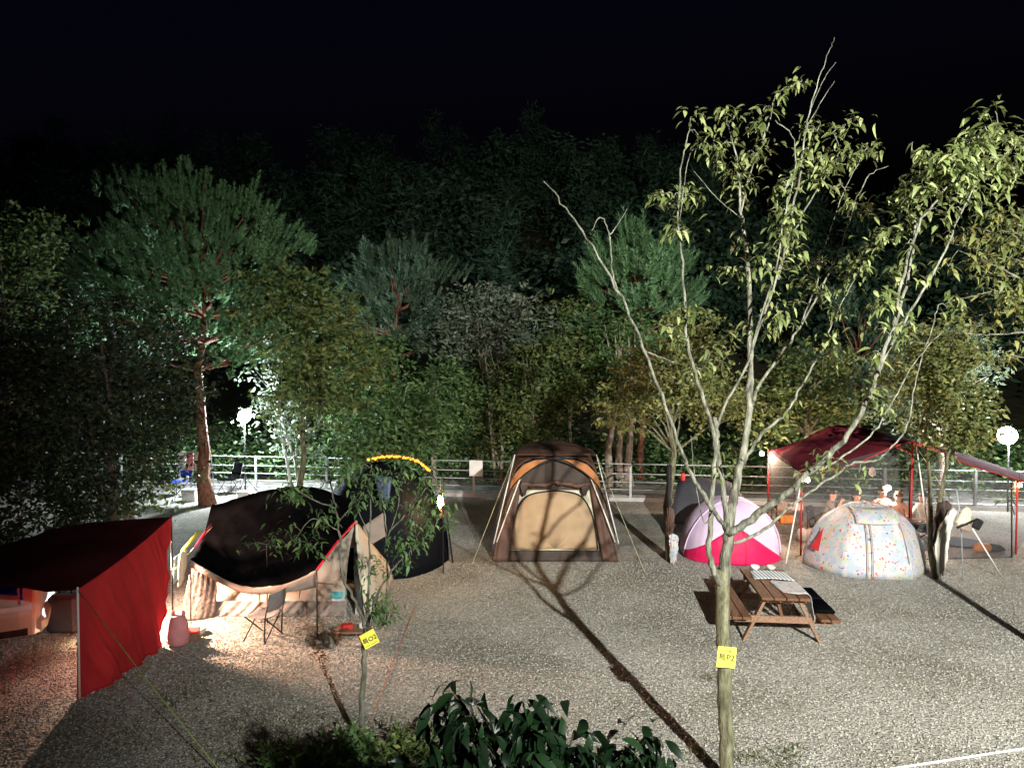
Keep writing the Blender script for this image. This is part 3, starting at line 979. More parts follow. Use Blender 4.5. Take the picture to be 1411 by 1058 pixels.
def left_gear():
    # blue towels on a line under the red tarpaulin
    a, b = P(-30, 804, 9.7), P(46, 808, 9.6)
    t = empty("towel_line", (a.x, a.y, 0), "line with blue towels under the hem of the red tarpaulin", "washing line")
    mb = MB(); mb.tube([a, b], 0.004, 5); mb.build("line", M['rope'], t)
    for x0, x1, h in ((-10, 24, 12), (27, 31, 18)):
        p, q = P(x0, 806, 9.65), P(x1, 807.5, 9.63)
        rows = [[p, p.lerp(q, .5), q], [p - Vector((0, .02, h / 200)), p.lerp(q, .5) - Vector((0, -.01, h / 190)), q - Vector((0, .02, h / 180))], [p - Vector((0, 0, h / 103)), p.lerp(q, .5) - Vector((0, .02, h / 100)), q - Vector((0, 0, h / 96))]]
        mb = MB(); mb.grid(sheet(rows, 10, 8, lambda u, v, p: p + Vector((0, 0.02 * wob(u * 8, 1), 0)))); mb.build("towel", M['blue'], t, smooth=True, solid=0.006)
    # black gear bag beside the car
    c = Vector((-6.98, 11.0, 0))
    t = empty("gear_bag", (c.x, c.y + .25, 0), "tall black gear bag standing behind the red wall beside the car", "bag")
    mb = MB(); mb.box((c.x, c.y + .25, .3), (.5, .3, .6), taper=0.9); mb.build("body", M['grey_cloth'], t, bevel=0.06)
    mb = MB(); mb.tube([(c.x - .1, c.y + .25, .6), (c.x - .08, c.y + .25, .7), (c.x + .08, c.y + .25, .7), (c.x + .1, c.y + .25, .6)], .012, 6); mb.build("handle", M['black'], t, smooth=True)
    # the lamp behind the red wall that lights the beige tent
    p = Vector((-5.95, 11.25, 1.12))
    t = empty("work_light", Vector((p.x, p.y, 0)), "square warm work light on a pole behind the red wall", "work light")
    mb = MB(); mb.tube([(p.x - .06, p.y, 0), (p.x - .06, p.y, p.z + .1)], .014, 6); mb.build("pole", M['pole_dark'], t, smooth=True)
    mb = MB(); mb.box(p + Vector((-.022, 0, 0)), (.04, .24, .24), rot=(0, .12, .12)); mb.build("light_shield", M['black'], t)  # closed back added to keep the lamp's light off the left ground
    mb = MB(); mb.box(p + Vector((.006, .002, -.002)), (.012, .2, .2), rot=(0, .12, .12)); mb.build("light_panel", M['awning_lamp'], t)
    q = Vector((-6.45, 10.75, 0))  # lantern added only to light the gravel strip under the tarpaulin
    t = empty("camp_lantern", q, "small added lantern brightening the gravel between the car and the red wall", "lantern")
    mb = MB(); mb.lathe(q, [(0.07, 0), (0.07, 0.03), (0.05, 0.05)], 12); mb.build("base", M['black'], t, smooth=True)
    mb = MB(); mb.lathe(q + Vector((0, 0, .05)), [(0.045, 0), (0.05, 0.05), (0.045, 0.12)], 12); mb.build("globe", M['strip_fill'], t, smooth=True)
    mb = MB(); mb.lathe(q + Vector((0, 0, .17)), [(0.06, 0), (0.05, 0.03), (0.01, 0.05)], 12); mb.build("cap", M['black'], t, smooth=True)
    # pink bag with two ears
    c = G(246, 888)
    t = empty("pink_bag", c, "soft pink bag with two ear-shaped handles beside the red wall", "bag")
    mb = MB()
    mb.lathe(c, [(0.10, 0.0), (0.15, 0.04), (0.16, 0.16), (0.13, 0.32), (0.1, 0.42), (0.06, 0.46)], 14)
    mb.build("body", M['pink'], t, smooth=True)
    for s in (-1, 1):
        mb = MB(); mb.tube([c + Vector((s * .06, 0, .42)), c + Vector((s * .08, 0, .48)), c + Vector((s * .06, 0, .53))], [.03, .03, .012], 7); mb.build("ear", M['pink'], t, smooth=True)
    c = G(266, 882)
    t = empty("supply_box", c, "small brown box of supplies beside the pink bag", "box")
    mb = MB(); mb.box(c + Vector((0, 0, .07)), (.16, .2, .14), rot=(0, 0, .2)); mb.build("box_body", M['wood_pale'], t)
    mb = MB(); mb.box(c + Vector((0, 0, .155)), (.17, .21, .03), rot=(0, 0, .2)); mb.build("lid", M['red_p'], t)
    c = G(272, 873)
    mb = MB(); mb.lathe(c, [(.09, 0), (.12, .02), (.13, .09), (.12, .1), (.1, .03)], 14)
    tag(mb.build("wash_bowl", M['cream'], smooth=True, origin=c), "pale round wash bowl behind the small brown box", "bowl")
    # pale teal towel hanging on the tarpaulin rope with its yellow pole sleeve
    a, b = P(234, 800, 11.2), P(292, 726, 12.4)
    t = empty("guy_rope", (a.x, a.y, 0), "rope with a yellow sleeve running up to the black awning", "rope")
    mb = MB(); mb.tube([P(236, 790, 11.2), b], .006, 5); mb.build("rope_strand", M['rope'], t)
    mb = MB(); mb.tube([P(252, 758, 11.6), P(275, 732, 12.0)], .03, 8); mb.build("sleeve", M['yellow'], t, smooth=True)
    p, q = P(236, 771, 11.35), P(253, 758, 11.5)
    for i, (pp, qq, h) in enumerate(((p, q, .42), (P(245, 766, 11.25), P(258, 757, 11.35), .5))):
        rows = [[pp, pp.lerp(qq, .5), qq], [pp - Vector((0, 0, h * .6)), pp.lerp(qq, .5) - Vector((0, .04, h * .62)), qq - Vector((0.02, 0, h * .5))], [pp - Vector((0, 0, h)), pp.lerp(qq, .5) - Vector((0, .02, h * .95)), qq - Vector((0.05, 0, h * .8))]]
        mb = MB(); mb.grid(sheet(rows, 10, 10, lambda u, v, p: p + Vector((0, 0.03 * wob(u * 7 + v * 2, i), 0))))
        c = mb.build("towel", M['teal_pale'] if i == 0 else M['cream'], smooth=True, solid=.006, origin=pp)
        tag(c, ("pale teal towel" if i == 0 else "off-white towel") + " hung over the rope beside the black awning", "towel")


left_gear()


# ------------------------------------------------------------------ beige tent under the black awning
def beige_tent():
    t = empty("beige_tent", (-3.9, 12.9, 0), "pale beige ridge tent lit from in front beneath the black awning", "tent")
    xs = [-5.15, -4.6, -3.9, -3.3, -2.8]
    tops = [.95, 1.2, 1.34, 1.32, 1.3]
    rows = []
    for x, h in zip(xs, tops):
        rows.append([Vector((x, 12.0, 0)), Vector((x, 12.12, h * .35)), Vector((x, 12.42, h * .75)), Vector((x, 12.95, h)), Vector((x, 13.7, h * .72)), Vector((x, 14.5, 0))])
    mb = MB(); mb.grid(sheet(rows, 30, 28, lambda u, v, p: p + Vector((0, .003 * wob(v * 14 + u * 5, 2), 0))))
    mb.build("body", M['beige'], t, smooth=True, solid=.004)
    # right end: apex and triangular wall
    ap = Vector((-2.8, 12.85, 1.40))
    rows = [[ap, ap, ap], [Vector((-2.66, 12.4, .7)), Vector((-2.5, 12.75, .72)), Vector((-2.52, 13.5, .7))], [Vector((-2.62, 11.98, 0)), Vector((-2.3, 12.5, 0)), Vector((-2.3, 14.4, 0))]]
    mb = MB(); mb.grid(sheet(rows, 12, 14)); mb.build("end_wall", M['beige'], t, smooth=True, solid=.004)
    rows = [[ap + Vector((0, -.02, 0)), ap + Vector((.03, -.02, 0))], [Vector((-2.6, 12.25, .6)), Vector((-2.5, 12.3, .62))], [Vector((-2.42, 12.0, 0)), Vector((-2.3, 12.02, 0))]]
    mb = MB(); mb.grid(sheet(rows, 5, 14, lambda u, v, p: p + Vector((.02 * wob(v * 12, 1), 0, 0)))); mb.build("door_flap", M['cream'], t, smooth=True, solid=.006)
    rows = [[ap + Vector((.0, -.03, -.05)), ap + Vector((.02, -.03, -.05))], [Vector((-2.68, 12.2, .6)), Vector((-2.6, 12.22, .6))], [Vector((-2.54, 11.97, 0)), Vector((-2.46, 11.98, 0))]]
    mb = MB(); mb.grid(sheet(rows, 5, 14)); mb.build("door_gap_shade", M['black'], t, smooth=True, solid=.006)  # solid black strip painting the shade of the door opening
    rows = [[Vector((x, 11.985 - .02 * (k % 2), .24)) for k, x in enumerate(np.linspace(-5.1, -2.75, 9))], [Vector((x, 11.94 - .03 * (k % 2), .1)) for k, x in enumerate(np.linspace(-5.1, -2.75, 9))], [Vector((x, 11.9, .01)) for x in np.linspace(-5.1, -2.72, 9)]]
    mb = MB(); mb.grid(sheet(rows, 120, 12, lambda u, v, p: p + Vector((0, -.02 * wob(u * 46 + v * 5, 3), 0)))); mb.build("skirt", M['skirt'], t, smooth=True, solid=.004)
    rows = [[Vector((-5.2, 11.7, 0.95)), Vector((-5.05, 11.75, 0.95)), Vector((-4.85, 11.85, 0.9))], [Vector((-5.35, 11.75, .4)), Vector((-5.1, 11.8, .4)), Vector((-4.88, 11.9, .4))], [Vector((-5.4, 11.7, 0.01)), Vector((-5.15, 11.72, 0.01)), Vector((-4.9, 11.86, 0.01))]]
    mb = MB(); mb.grid(sheet(rows, 30, 24, lambda u, v, p: p + Vector((0, .006 * wob(u * 21 + v * 3, 5), 0)))); mb.build("side_curtain", M['curtain'], t, smooth=True, solid=.004)
    for x in (-4.35, -3.55):
        mb = MB(); mb.tube([(x, 11.99, .28), (x + .02, 12.1, .62)], .008, 5); mb.build("seam", M['skirt'], t)
    mb = MB(); mb.tube([(-4.7, 12.095, .6), (-3.0, 12.07, .5)], .008, 5); mb.build("seam", M['skirt'], t)
    # storage bucket
    c = G(466, 842)
    b = empty("storage_bucket", c, "white round storage bucket with a teal lid in front of the beige tent", "bucket")
    mb = MB(); mb.lathe(c, [(.1, .0), (.13, .03), (.14, .26)], 16); mb.build("bucket_body", M['floral'], b, smooth=True)
    mb = MB(); mb.lathe(c + Vector((0, 0, .26)), [(.15, 0), (.15, .06), (.13, .1), (.02, .11)], 16); mb.build("lid", M['teal'], b, smooth=True)


beige_tent()


def black_awning():
    t = empty("black_awning", (-4.0, 12.0, 0), "sagging black awning with red edges stretched over the beige tent", "awning")
    A, B, C = P(262, 772, 11.5), P(437, 786, 11.06), P(488, 722, 12.55)
    rows = [
        [A, P(330, 806, 11.25), P(385, 806, 11.1), B],
        [P(275, 752, 12.0), P(330, 765, 11.9), P(395, 765, 11.8), P(462, 752, 11.8)],
        [P(285, 722, 12.7), P(340, 712, 12.7), P(410, 705, 12.7), C],
        [P(292, 697, 13.3), P(345, 682, 13.2), P(415, 670, 13.2), P(486, 690, 13.3)],
        [P(300, 700, 14.4), P(350, 690, 14.5), P(420, 680, 14.5), P(500, 700, 14.5)]]
    mb = MB(); mb.grid(sheet(rows, 40, 40, lambda u, v, p: p + Vector((0, 0, .02 * wob(u * 8 + v * 6, 1)))))
    mb.build("canopy", M['black_cloth'], t, smooth=True, solid=.004)
    hem = [A, P(330, 806, 11.25), P(385, 806, 11.1), B]
    lo_ = [p + Vector((0, -.01, -d)) for p, d in zip(hem, (.1, .1, .12, .26))]
    mb = MB(); mb.grid(sheet([hem, [p.lerp(q, .5) + Vector((0, -.015, 0)) for p, q in zip(hem, lo_)], lo_], 40, 6)); mb.build("hem", M['taupe'], t, smooth=True, solid=.004)
    up = Vector((0, -.012, .02))
    mb = MB(); mb.tube([p + up for p in (B, P(462, 752, 11.8), C, P(491, 722, 12.7))], .02, 6); mb.build("edge_tape", M['red_tape'], t, smooth=True)
    mb = MB(); mb.tube([P(270, 752, 11.7), P(294, 718, 12.4)], .02, 6); mb.build("edge_tape", M['red_tape'], t, smooth=True)
    mb = MB(); mb.tube([(B.x, B.y - .02, 0), (B.x, B.y - .02, B.z + .03)], .011, 6); mb.build("pole", M['pole_dark'], t, smooth=True)
    a = P(368, 800, 11.6)
    mb = MB(); mb.tube([(a.x, a.y, 0), (a.x, a.y, 1.25)], .011, 6); mb.build("pole", M['pole_dark'], t, smooth=True)
    mb = MB(); mb.tube([(A.x, A.y, 0), (A.x, A.y, A.z)], .011, 6); mb.build("pole", M['pole_dark'], t, smooth=True)


black_awning()


def camp_chair(c, rz, label, seat, scale=1.0, low=False):
    t = empty("camp_chair", c, label, "chair", rz=rz)
    s = scale
    h = (.3 if low else .42) * s
    legs = [((-.25, -.22, 0), (.22, -.24, h)), ((.25, -.22, 0), (-.22, -.24, h)), ((-.25, .2, 0), (.22, .18, h)), ((.25, .2, 0), (-.22, .18, h))]
    for a, b in legs:
        mb = MB(); mb.tube([Vector(a) * s, Vector((b[0] * s, b[1] * s, b[2]))], .011, 6); mb.build("leg", M['pole_dark'], t, smooth=True, local=True)
    for x in (-.23, .23):
        mb = MB(); mb.tube([(x * s, .18 * s, 0.02), (x * s, .2 * s, h), (x * s, .3 * s, h + .42 * s)], .012, 6); mb.build("back_post", M['pole_dark'], t, smooth=True, local=True)
    rows = [[(x * s, -.24 * s, h + z) for x, z in ((-.23, 0), (0, -.03), (.23, 0))], [(x * s, 0, h + z) for x, z in ((-.23, -.01), (0, -.06), (.23, -.01))], [(x * s, .2 * s, h + z) for x, z in ((-.23, 0), (0, -.03), (.23, 0))]]
    mb = MB(); mb.grid(sheet(rows, 8, 8)); mb.build("seat", seat, t, smooth=True, local=True, solid=.012)
    rows = [[(x * s, (.21 + y) * s, h + .1 * s) for x, y in ((-.23, 0), (0, .05), (.23, 0))], [(x * s, (.27 + y) * s, h + .27 * s) for x, y in ((-.23, 0), (0, .05), (.23, 0))], [(x * s, (.3 + y) * s, h + .42 * s) for x, y in ((-.23, 0), (0, .04), (.23, 0))]]
    mb = MB(); mb.grid(sheet(rows, 8, 8)); mb.build("backrest", seat, t, smooth=True, local=True, solid=.012)
    return t


camp_chair(G(364, 878), -1.9, "folding camp chair with grey seat in front of the black awning", M['shirt_grey'], 0.9)


def small_things_by_sign():
    c = G(486, 884)
    t = empty("low_table", c, "low wooden table with red things on it behind the small signed tree", "table")
    mb = MB(); mb.box(c + Vector((0, 0, .2)), (.5, .34, .025)); mb.build("table_top", M['wood_pale'], t)
    for sx in (-1, 1):
        for sy in (-1, 1):
            mb = MB(); mb.box(c + Vector((sx * .2, sy * .13, .094)), (.03, .03, .187)); mb.build("leg", M['wood'], t)
    q = c + Vector((-.08, 0, .213))
    mb = MB(); mb.box(q + Vector((0, 0, .03)), (.16, .12, .06), rot=(0, 0, .3))
    tag(mb.build("snack_box", M['red_p'], origin=q, bevel=.006), "small red box lying on the low wooden table", "box")
    q = c + Vector((.14, .02, .213))
    mb = MB(); mb.lathe(q, [(.05, 0), (.055, .02), (.05, .07), (.02, .08)], 12)
    tag(mb.build("tea_pot", M['white'], smooth=True, origin=q), "small white pot on the low wooden table", "pot")


small_things_by_sign()


# ------------------------------------------------------------------ dark dome tent with amber lights
def dome_pt(a, e, c, W, D, H, pw=2.4):
    """point of a superellipsoid dome: a azimuth, e elevation 0..pi/2"""
    ca, sa, ce, se = math.cos(a), math.sin(a), math.cos(e), math.sin(e)
    f = lambda x: math.copysign(abs(x) ** (2 / pw), x)
    return Vector(c) + Vector((W * f(ca) * f(ce), D * f(sa) * f(ce), H * f(se)))


def dome_mesh(c, W, D, H, pw=2.4, n=40, m=14, rz=0.0, wr=0.0, legs=0, dip=.05):
    rows = []
    for i in range(m + 1):
        e = PI / 2 * i / m
        row = []
        for j in range(n + 1):
            a = 2 * PI * j / n
            p = dome_pt(a, min(e, PI / 2 - 1e-3), (0, 0, 0), W, D, H, pw)
            if legs: p = p * (1 - dip * math.sqrt(abs(math.sin(legs * a / 2 + PI / 2 * (legs == 4)))) * math.cos(e) ** .5)
            if wr: p = p * (1 + wr * wob(a * 5 + e * 4, 1) * math.sin(2 * e))
            row.append(Matrix.Rotation(rz, 3, 'Z') @ p + Vector(c))
        rows.append(row)
    return rows


def dark_dome():
    c = Vector((-2.75, 15.4, 0))
    t = empty("dome_tent", c, "black dome tent with an amber light string along its arch", "tent")
    mb = MB(); mb.grid(dome_mesh(c, 1.4, 1.55, 2.1, 2.2, 64, 16, 0, .008, 6, .05)); mb.build("fly", M['dome_dark'], t, smooth=True, solid=.004)
    arch = catmull([P(478, 668, 14.6), P(492, 645, 14.6), P(512, 634, 14.6), P(550, 630, 14.6), P(580, 638, 14.6), P(600, 662, 14.6), P(613, 700, 14.6), G(624, 775)], 40)
    mb = MB(); mb.tube([Vector(p) for p in arch], .02, 6); mb.build("arch_pole", M['pole_dark'], t, smooth=True)
    rows = [[P(500, 725, 13.7), P(528, 706, 13.8)], [P(501, 742, 13.65), P(530, 728, 13.75)], [P(502, 756, 13.6), P(532, 738, 13.7)]]
    mb = MB(); mb.grid(sheet(rows, 8, 8)); mb.build("side_panel", M['taupe'], t, smooth=True, solid=.006)
    rows = [[P(516, 655, 13.95), P(540, 657, 13.95)], [P(520, 675, 13.9), P(538, 676, 13.9)], [P(524, 692, 13.85), P(536, 692, 13.85)]]
    mb = MB(); mb.grid(sheet(rows, 6, 6)); mb.build("window", M['navy'], t, smooth=True, solid=.006)
    # light string
    s = empty("string_lights", Vector(arch[14]), "amber string lights wound along the arch of the black dome tent", "string lights")
    sel = [Vector(p) for p in catmull([P(508, 633, 14.52), P(530, 629, 14.52), P(553, 629.5, 14.52), P(575, 635, 14.52), P(592, 648, 14.52)], 28)]
    mb = MB(); mb.tube([p + Vector((0, 0, .012)) for p in sel], .007, 5); mb.build("cable", M['rope_orange'], s, smooth=True)
    for i, p in enumerate(sel):
        mb = MB(); mb.ball(p + Vector((0, -.02, .015 * wob(i * 2.0))), .021 + .008 * (i % 3 == 0), 6, 4); mb.build("bulb", M['string'], s, smooth=True)
    # hanging lantern
    p = P(607, 692, 14.4)
    l = empty("camp_lantern", p, "glowing amber lantern hung on a pole beside the black dome tent", "lantern")
    mb = MB(); mb.tube([(p.x + .05, p.y, 0), (p.x + .05, p.y, p.z + .5), (p.x, p.y, p.z + .52)], .012, 6); mb.build("stand_pole", M['pole_dark'], l, smooth=True)
    mb = MB(); mb.tube([(p.x, p.y, p.z + .52), (p.x, p.y, p.z + .14)], .006, 5); mb.build("chain", M['steel'], l)
    mb = MB(); mb.lathe(p - Vector((0, 0, .1)), [(.03, 0), (.055, .05), (.06, .14), (.035, .22), (.02, .24)], 10); mb.build("globe", M['lantern'], l, smooth=True)
    mb = MB(); mb.lathe(p - Vector((0, 0, .3)), [(.02, 0), (.035, .05), (.03, .17), (.02, .2)], 10); mb.build("fuel_base", M['orange_p'], l, smooth=True)
    # white cushion on a dark stool
    c = G(597, 770)
    st = empty("camp_stool", c, "dark folding stool beside the black dome tent", "stool")
    for sx in (-1, 1):
        mb = MB(); mb.tube([c + Vector((sx * .16, -.13, 0)), c + Vector((-sx * .16, .13, .36))], .012, 6); mb.build("leg", M['pole_dark'], st)
        mb = MB(); mb.tube([c + Vector((sx * .16, .13, 0)), c + Vector((-sx * .16, -.13, .36))], .012, 6); mb.build("leg", M['pole_dark'], st)
    mb = MB(); mb.box(c + Vector((0, 0, .37)), (.36, .3, .03)); mb.build("seat", M['grey_cloth'], st, bevel=.01)
    mb = MB(); mb.ball(c + Vector((0, 0, .47)), (.19, .15, .085), 14, 8)
    tag(mb.build("cushion", M['white'], smooth=True, origin=c + Vector((0, 0, .47))), "plump white cushion on the dark stool", "cushion")


dark_dome()


# ------------------------------------------------------------------ brown cabin tent
def brown_tent():
    Y0 = 15.35
    cx = P(765, 770, Y0).x
    O = Vector((cx, Y0, 0))
    t = empty("cabin_tent", O, "brown cabin tent with a tan arched door and white poles", "tent")

    def q(px, py, dy=0.0):
        return P(px, py, Y0 + dy)
    # fly: profile lofted in depth
    prof = [(-1.30, 0.0), (-1.2, .5), (-1.06, 1.15), (-.9, 1.8), (-.72, 2.12), (-.4, 2.24), (0, 2.28), (.4, 2.24), (.72, 2.12), (.9, 1.8), (1.06, 1.15), (1.2, .5), (1.30, 0.0)]
    rows = []
    for y, s, hs in ((0.05, 1.0, .97), (.9, 1.06, 1.03), (1.9, 1.06, 1.03), (2.7, .96, .9), (3.1, .85, .72)):
        rows.append([O + Vector((x * s, y, z * hs)) for x, z in prof])
    mb = MB(); mb.grid(sheet(rows, 48, 24, lambda u, v, p: p + Vector((.012 * wob(v * 9 + u * 20, 1), 0, .01 * wob(u * 15, 2))))); mb.build("fly", M['brown'], t, smooth=True, solid=.005)
    # back wall closes the far end
    mb = MB(); mb.add([O + Vector((x * .84, 3.08, z * .71)) for x, z in prof], [tuple(range(len(prof)))]); mb.build("back_wall", M['brown'], t)
    # front: upper mesh panel, inner beige wall, tan door with black arch
    pr2 = [(-.95, 1.5), (-.86, 1.8), (-.7, 2.05), (-.35, 2.17), (0, 2.2), (.35, 2.17), (.7, 2.05), (.86, 1.8), (.95, 1.5)]
    mb = MB(); mb.add([O + Vector((x, .02, z)) for x, z in pr2], [tuple(range(len(pr2)))]); mb.build("mesh_panel", M['brown_dark'], t)
    mb = MB(); mb.grid(sheet([[O + Vector((-1.02, .03, .02)), O + Vector((0, .0, .02)), O + Vector((1.0, .03, .02))], [O + Vector((-.9, .06, .8)), O + Vector((0, .03, .8)), O + Vector((.88, .06, .8))], [O + Vector((-.76, .08, 1.62)), O + Vector((0, .05, 1.66)), O + Vector((.74, .08, 1.62))]], 16, 16)); mb.build("inner_wall", M['cream'], t, smooth=True, solid=.004)
    ctrl = [(-.97, .24), (-.91, .65), (-.81, 1.08), (-.6, 1.38), (-.2, 1.48), (.2, 1.48), (.55, 1.37), (.76, 1.03), (.86, .6), (.9, .24)]
    arch = [O + Vector((p[0], -.035, p[1])) for p in catmull([(a, b, 0) for a, b in ctrl], 36)]
    mid = [Vector(((p.x - O.x) * .5 + O.x, p.y - .012, .24 + (p.z - .24) * .55)) for p in arch]
    ctr = [Vector((O.x + (p.x - O.x) * .02, p.y, .26)) for p in arch]
    mb = MB(); mb.grid([[p + Vector((0, .012 * wob(i * .35 + k * 2, 1), 0)) for i, p in enumerate(r)] for k, r in enumerate((arch, [a.lerp(b, .5) for a, b in zip(arch, mid)], mid, [a.lerp(b, .5) for a, b in zip(mid, ctr)], ctr))]); mb.build("door", M['tan'], t, smooth=True, solid=.004)
    mb = MB(); mb.tube([p + Vector((0, -.01, 0)) for p in arch], .017, 6); mb.build("door_zip", M['black'], t, smooth=True)
    mb = MB(); mb.grid(sheet([[O + Vector((x, -.07, .235)) for x in (-1.0, -.3, .3, .95)], [O + Vector((x, -.1, .12)) for x in (-1.03, -.3, .3, 1.0)], [O + Vector((x, -.12, .01)) for x in (-1.05, -.3, .3, 1.02)]], 20, 6, lambda u, v, p: p + Vector((0, .015 * wob(u * 18, 2), 0)))); mb.build("sill_strip", M['brown_dark'], t, smooth=True, solid=.004)
    # side flaps of the entrance
    for s in (-1, 1):
        rows = [[O + Vector((s * 1.33, -.14, .0)), O + Vector((s * 1.2, -.18, .01)), O + Vector((s * 1.0, -.14, .02))],
                [O + Vector((s * 1.17, -.03, .75)), O + Vector((s * 1.05, -.1, .75)), O + Vector((s * .88, -.05, .75))],
                [O + Vector((s * 1.0, .0, 1.4)), O + Vector((s * .9, -.05, 1.4)), O + Vector((s * .76, -.01, 1.4))],
                [O + Vector((s * .92, .02, 1.72)), O + Vector((s * .84, -.02, 1.74)), O + Vector((s * .74, .0, 1.66))]]
        mb = MB(); mb.grid(sheet(rows, 14, 24, lambda u, v, p: p + Vector((0, .018 * wob(u * 9 + v * 3, s), 0)))); mb.build("side_flap", M['brown'], t, smooth=True, solid=.005)
        rows = [[O + Vector((s * .97, -.03, 1.5)), O + Vector((s * .8, -.05, 1.6))], [O + Vector((s * .9, -.05, 1.78)), O + Vector((s * .66, -.08, 1.84))], [O + Vector((s * .7, -.04, 2.02)), O + Vector((s * .3, -.05, 2.1))], [O + Vector((s * .45, -.03, 2.14)), O + Vector((s * .1, -.03, 2.17))]]
        mb = MB(); mb.grid(sheet(rows, 8, 14)); mb.build("shoulder_panel", M['cloth_orange_lit'], t, smooth=True, solid=.004)
        mb = MB(); mb.tube([Vector(p) for p in catmull([O + Vector((s * 1.28, -.02, .55)), O + Vector((s * 1.06, -.04, 1.25)), O + Vector((s * .88, -.06, 1.62)), O + Vector((s * .5, -.09, 1.96)), O + Vector((0, -.09, 2.16)), O + Vector((-s * .5, -.05, 2.2))], 24)], .017, 6); mb.build("cross_pole", M['black'], t, smooth=True)
        a = O + Vector((s * .86, -.1, 2.27)); b = O + Vector((s * 1.3, -.35, .45))
        mb = MB(); mb.tube([a, b], .012, 6); mb.build("awning_pole", M['pole_white'], t, smooth=True)
        mb = MB(); mb.tube([O + Vector((s * .74, -.06, 1.78)), O + Vector((s * 1.06, -.22, .95)), O + Vector((s * 1.24, -.24, .45))], .014, 6); mb.build("front_pole", M['pole_white'], t, smooth=True)
        e = O + Vector((s * 1.75, -.25 - .6 * (s > 0), 0))
        mb = MB(); mb.tube([a, e], .005, 5); mb.build("guy_line", M['rope'], t)
    # rolled-up flap over the door
    roll = [O + Vector((x, -.1 + .01 * wob(x * 9), 1.66 + .04 * wob(x * 5, 1) - .05 * abs(x))) for x in np.linspace(-.72, .72, 25)]
    mb = MB(); mb.tube(roll, [.05 + .018 * wob(i * 1.1, 2) for i in range(25)], 8); mb.build("rolled_flap", M['brown'], t, smooth=True)
    for s in (-.66, .62):
        mb = MB(); mb.grid(sheet([[O + Vector((s - .09, -.11, 1.66)), O + Vector((s + .09, -.11, 1.66))], [O + Vector((s - .07, -.14, 1.52)), O + Vector((s + .06, -.13, 1.54))], [O + Vector((s - .02, -.1, 1.4)), O + Vector((s + .02, -.1, 1.41))]], 6, 8)); mb.build("tie", M['brown_dark'], t, smooth=True, solid=.02)
    # roof visor
    rows = [[O + Vector((-.86, -.12, 2.27)), O + Vector((0, -.05, 2.25)), O + Vector((.86, -.12, 2.27))], [O + Vector((-.84, .25, 2.29)), O + Vector((0, .3, 2.33)), O + Vector((.84, .25, 2.29))], [O + Vector((-.8, .8, 2.3)), O + Vector((0, .9, 2.38)), O + Vector((.8, .8, 2.3))]]
    mb = MB(); mb.grid(sheet(rows, 20, 10)); mb.build("roof_visor", M['brown'], t, smooth=True, solid=.005)


brown_tent()


# ------------------------------------------------------------------ pink tent, charcoal tent behind it
def pink_tent():
    W, D, H, pw = 1.07, 1.0, 1.28, 2.25
    c = Vector((P(1004, 770, 15.9).x, 15.9, 0))
    t = empty("pink_tent", c, "small lavender and magenta dome tent beside the picnic table", "tent")
    mb = MB(); mb.grid(dome_mesh(c, W, D, H, pw, 64, 18, 0, .006, 4, .035)); mb.build("dome", M['lavender'], t, smooth=True, solid=.004)

    def surf(x, z, k=1.012):
        r = 1 - abs(x / W) ** pw - abs(z / H) ** pw
        return c + Vector((x * k, -D * k * max(r, 0.0) ** (1 / pw), z))
    rows = []
    for j in range(13):
        v = j / 12
        row = []
        for i in range(41):
            x = (-1 + 2 * i / 40) * W * .985
            zt = min(.8 * (1 - abs(x + .12) / (W * 1.06)) + .02, .985 * H * max(0, 1 - abs(x / W) ** pw) ** (1 / pw))
            p = surf(x, max(.012, zt * v))
            row.append(p + Vector((0, -.02 * abs(wob(x * 8 + v * 4, 2)) * v, 0)))
        rows.append(row)
    mb = MB(); mb.grid(rows); mb.build("door_panel", M['magenta'], t, smooth=True, solid=.004)
    for s in (-1, 1):
        pts = [c + Vector((s * (W * 1.0) * (1 - 2 * k), -D * 1.015 * max(0, 1 - abs(1 - 2 * k) ** pw - abs(.985 * (1 - abs(1 - 2 * k) ** 1.8) * .99) ** pw) ** (1 / pw), H * 1.0 * (1 - abs(1 - 2 * k) ** 1.8) ** 1)) for k in np.linspace(0, 1, 30)]
        break
    mb = MB(); mb.tube([surf(W * .98 * math.cos(a), H * .985 * math.sin(a) * .99, 1.0) for a in np.linspace(.02, PI - .02, 30)], .016, 6); mb.build("frame_pole", M['lavender'], t, smooth=True)
    p0, p1 = surf(.05, .02, 1.03), surf(.02, .74, 1.03)
    mb = MB(); mb.tube([p0, surf(.06, .3, 1.03), surf(.04, .55, 1.03), p1], .008, 5); mb.build("zip", M['red_tape'], t, smooth=True)
    # charcoal tent behind
    c = Vector((P(960, 700, 18).x, 18.3, 0))
    t = empty("charcoal_tent", c, "charcoal tarpaulin shelter behind the pink and lavender tent", "tent")
    rows = [[P(925, 722, 17.6), P(940, 722, 17.5), P(1030, 722, 17.5), P(1062, 722, 18)], [P(928, 690, 17.9), P(945, 690, 17.8), P(1020, 690, 17.8), P(1040, 700, 18)], [P(936, 660, 18.6), P(950, 658, 18.4), P(1000, 662, 18.4), P(1010, 672, 18.6)], [P(936, 672, 19.6), P(950, 670, 19.6), P(1000, 674, 19.6), P(1010, 680, 19.6)]]
    mb = MB(); mb.grid(sheet(rows, 20, 16)); mb.build("canopy", M['grey_cloth'], t, smooth=True, solid=.005)
    for px in (934, 1012):
        a = P(px, 662, 18.5)
        mb = MB(); mb.tube([(a.x, a.y, 0), (a.x, a.y, a.z + .03)], .013, 6); mb.build("pole", M['pole_dark'], t, smooth=True)


pink_tent()


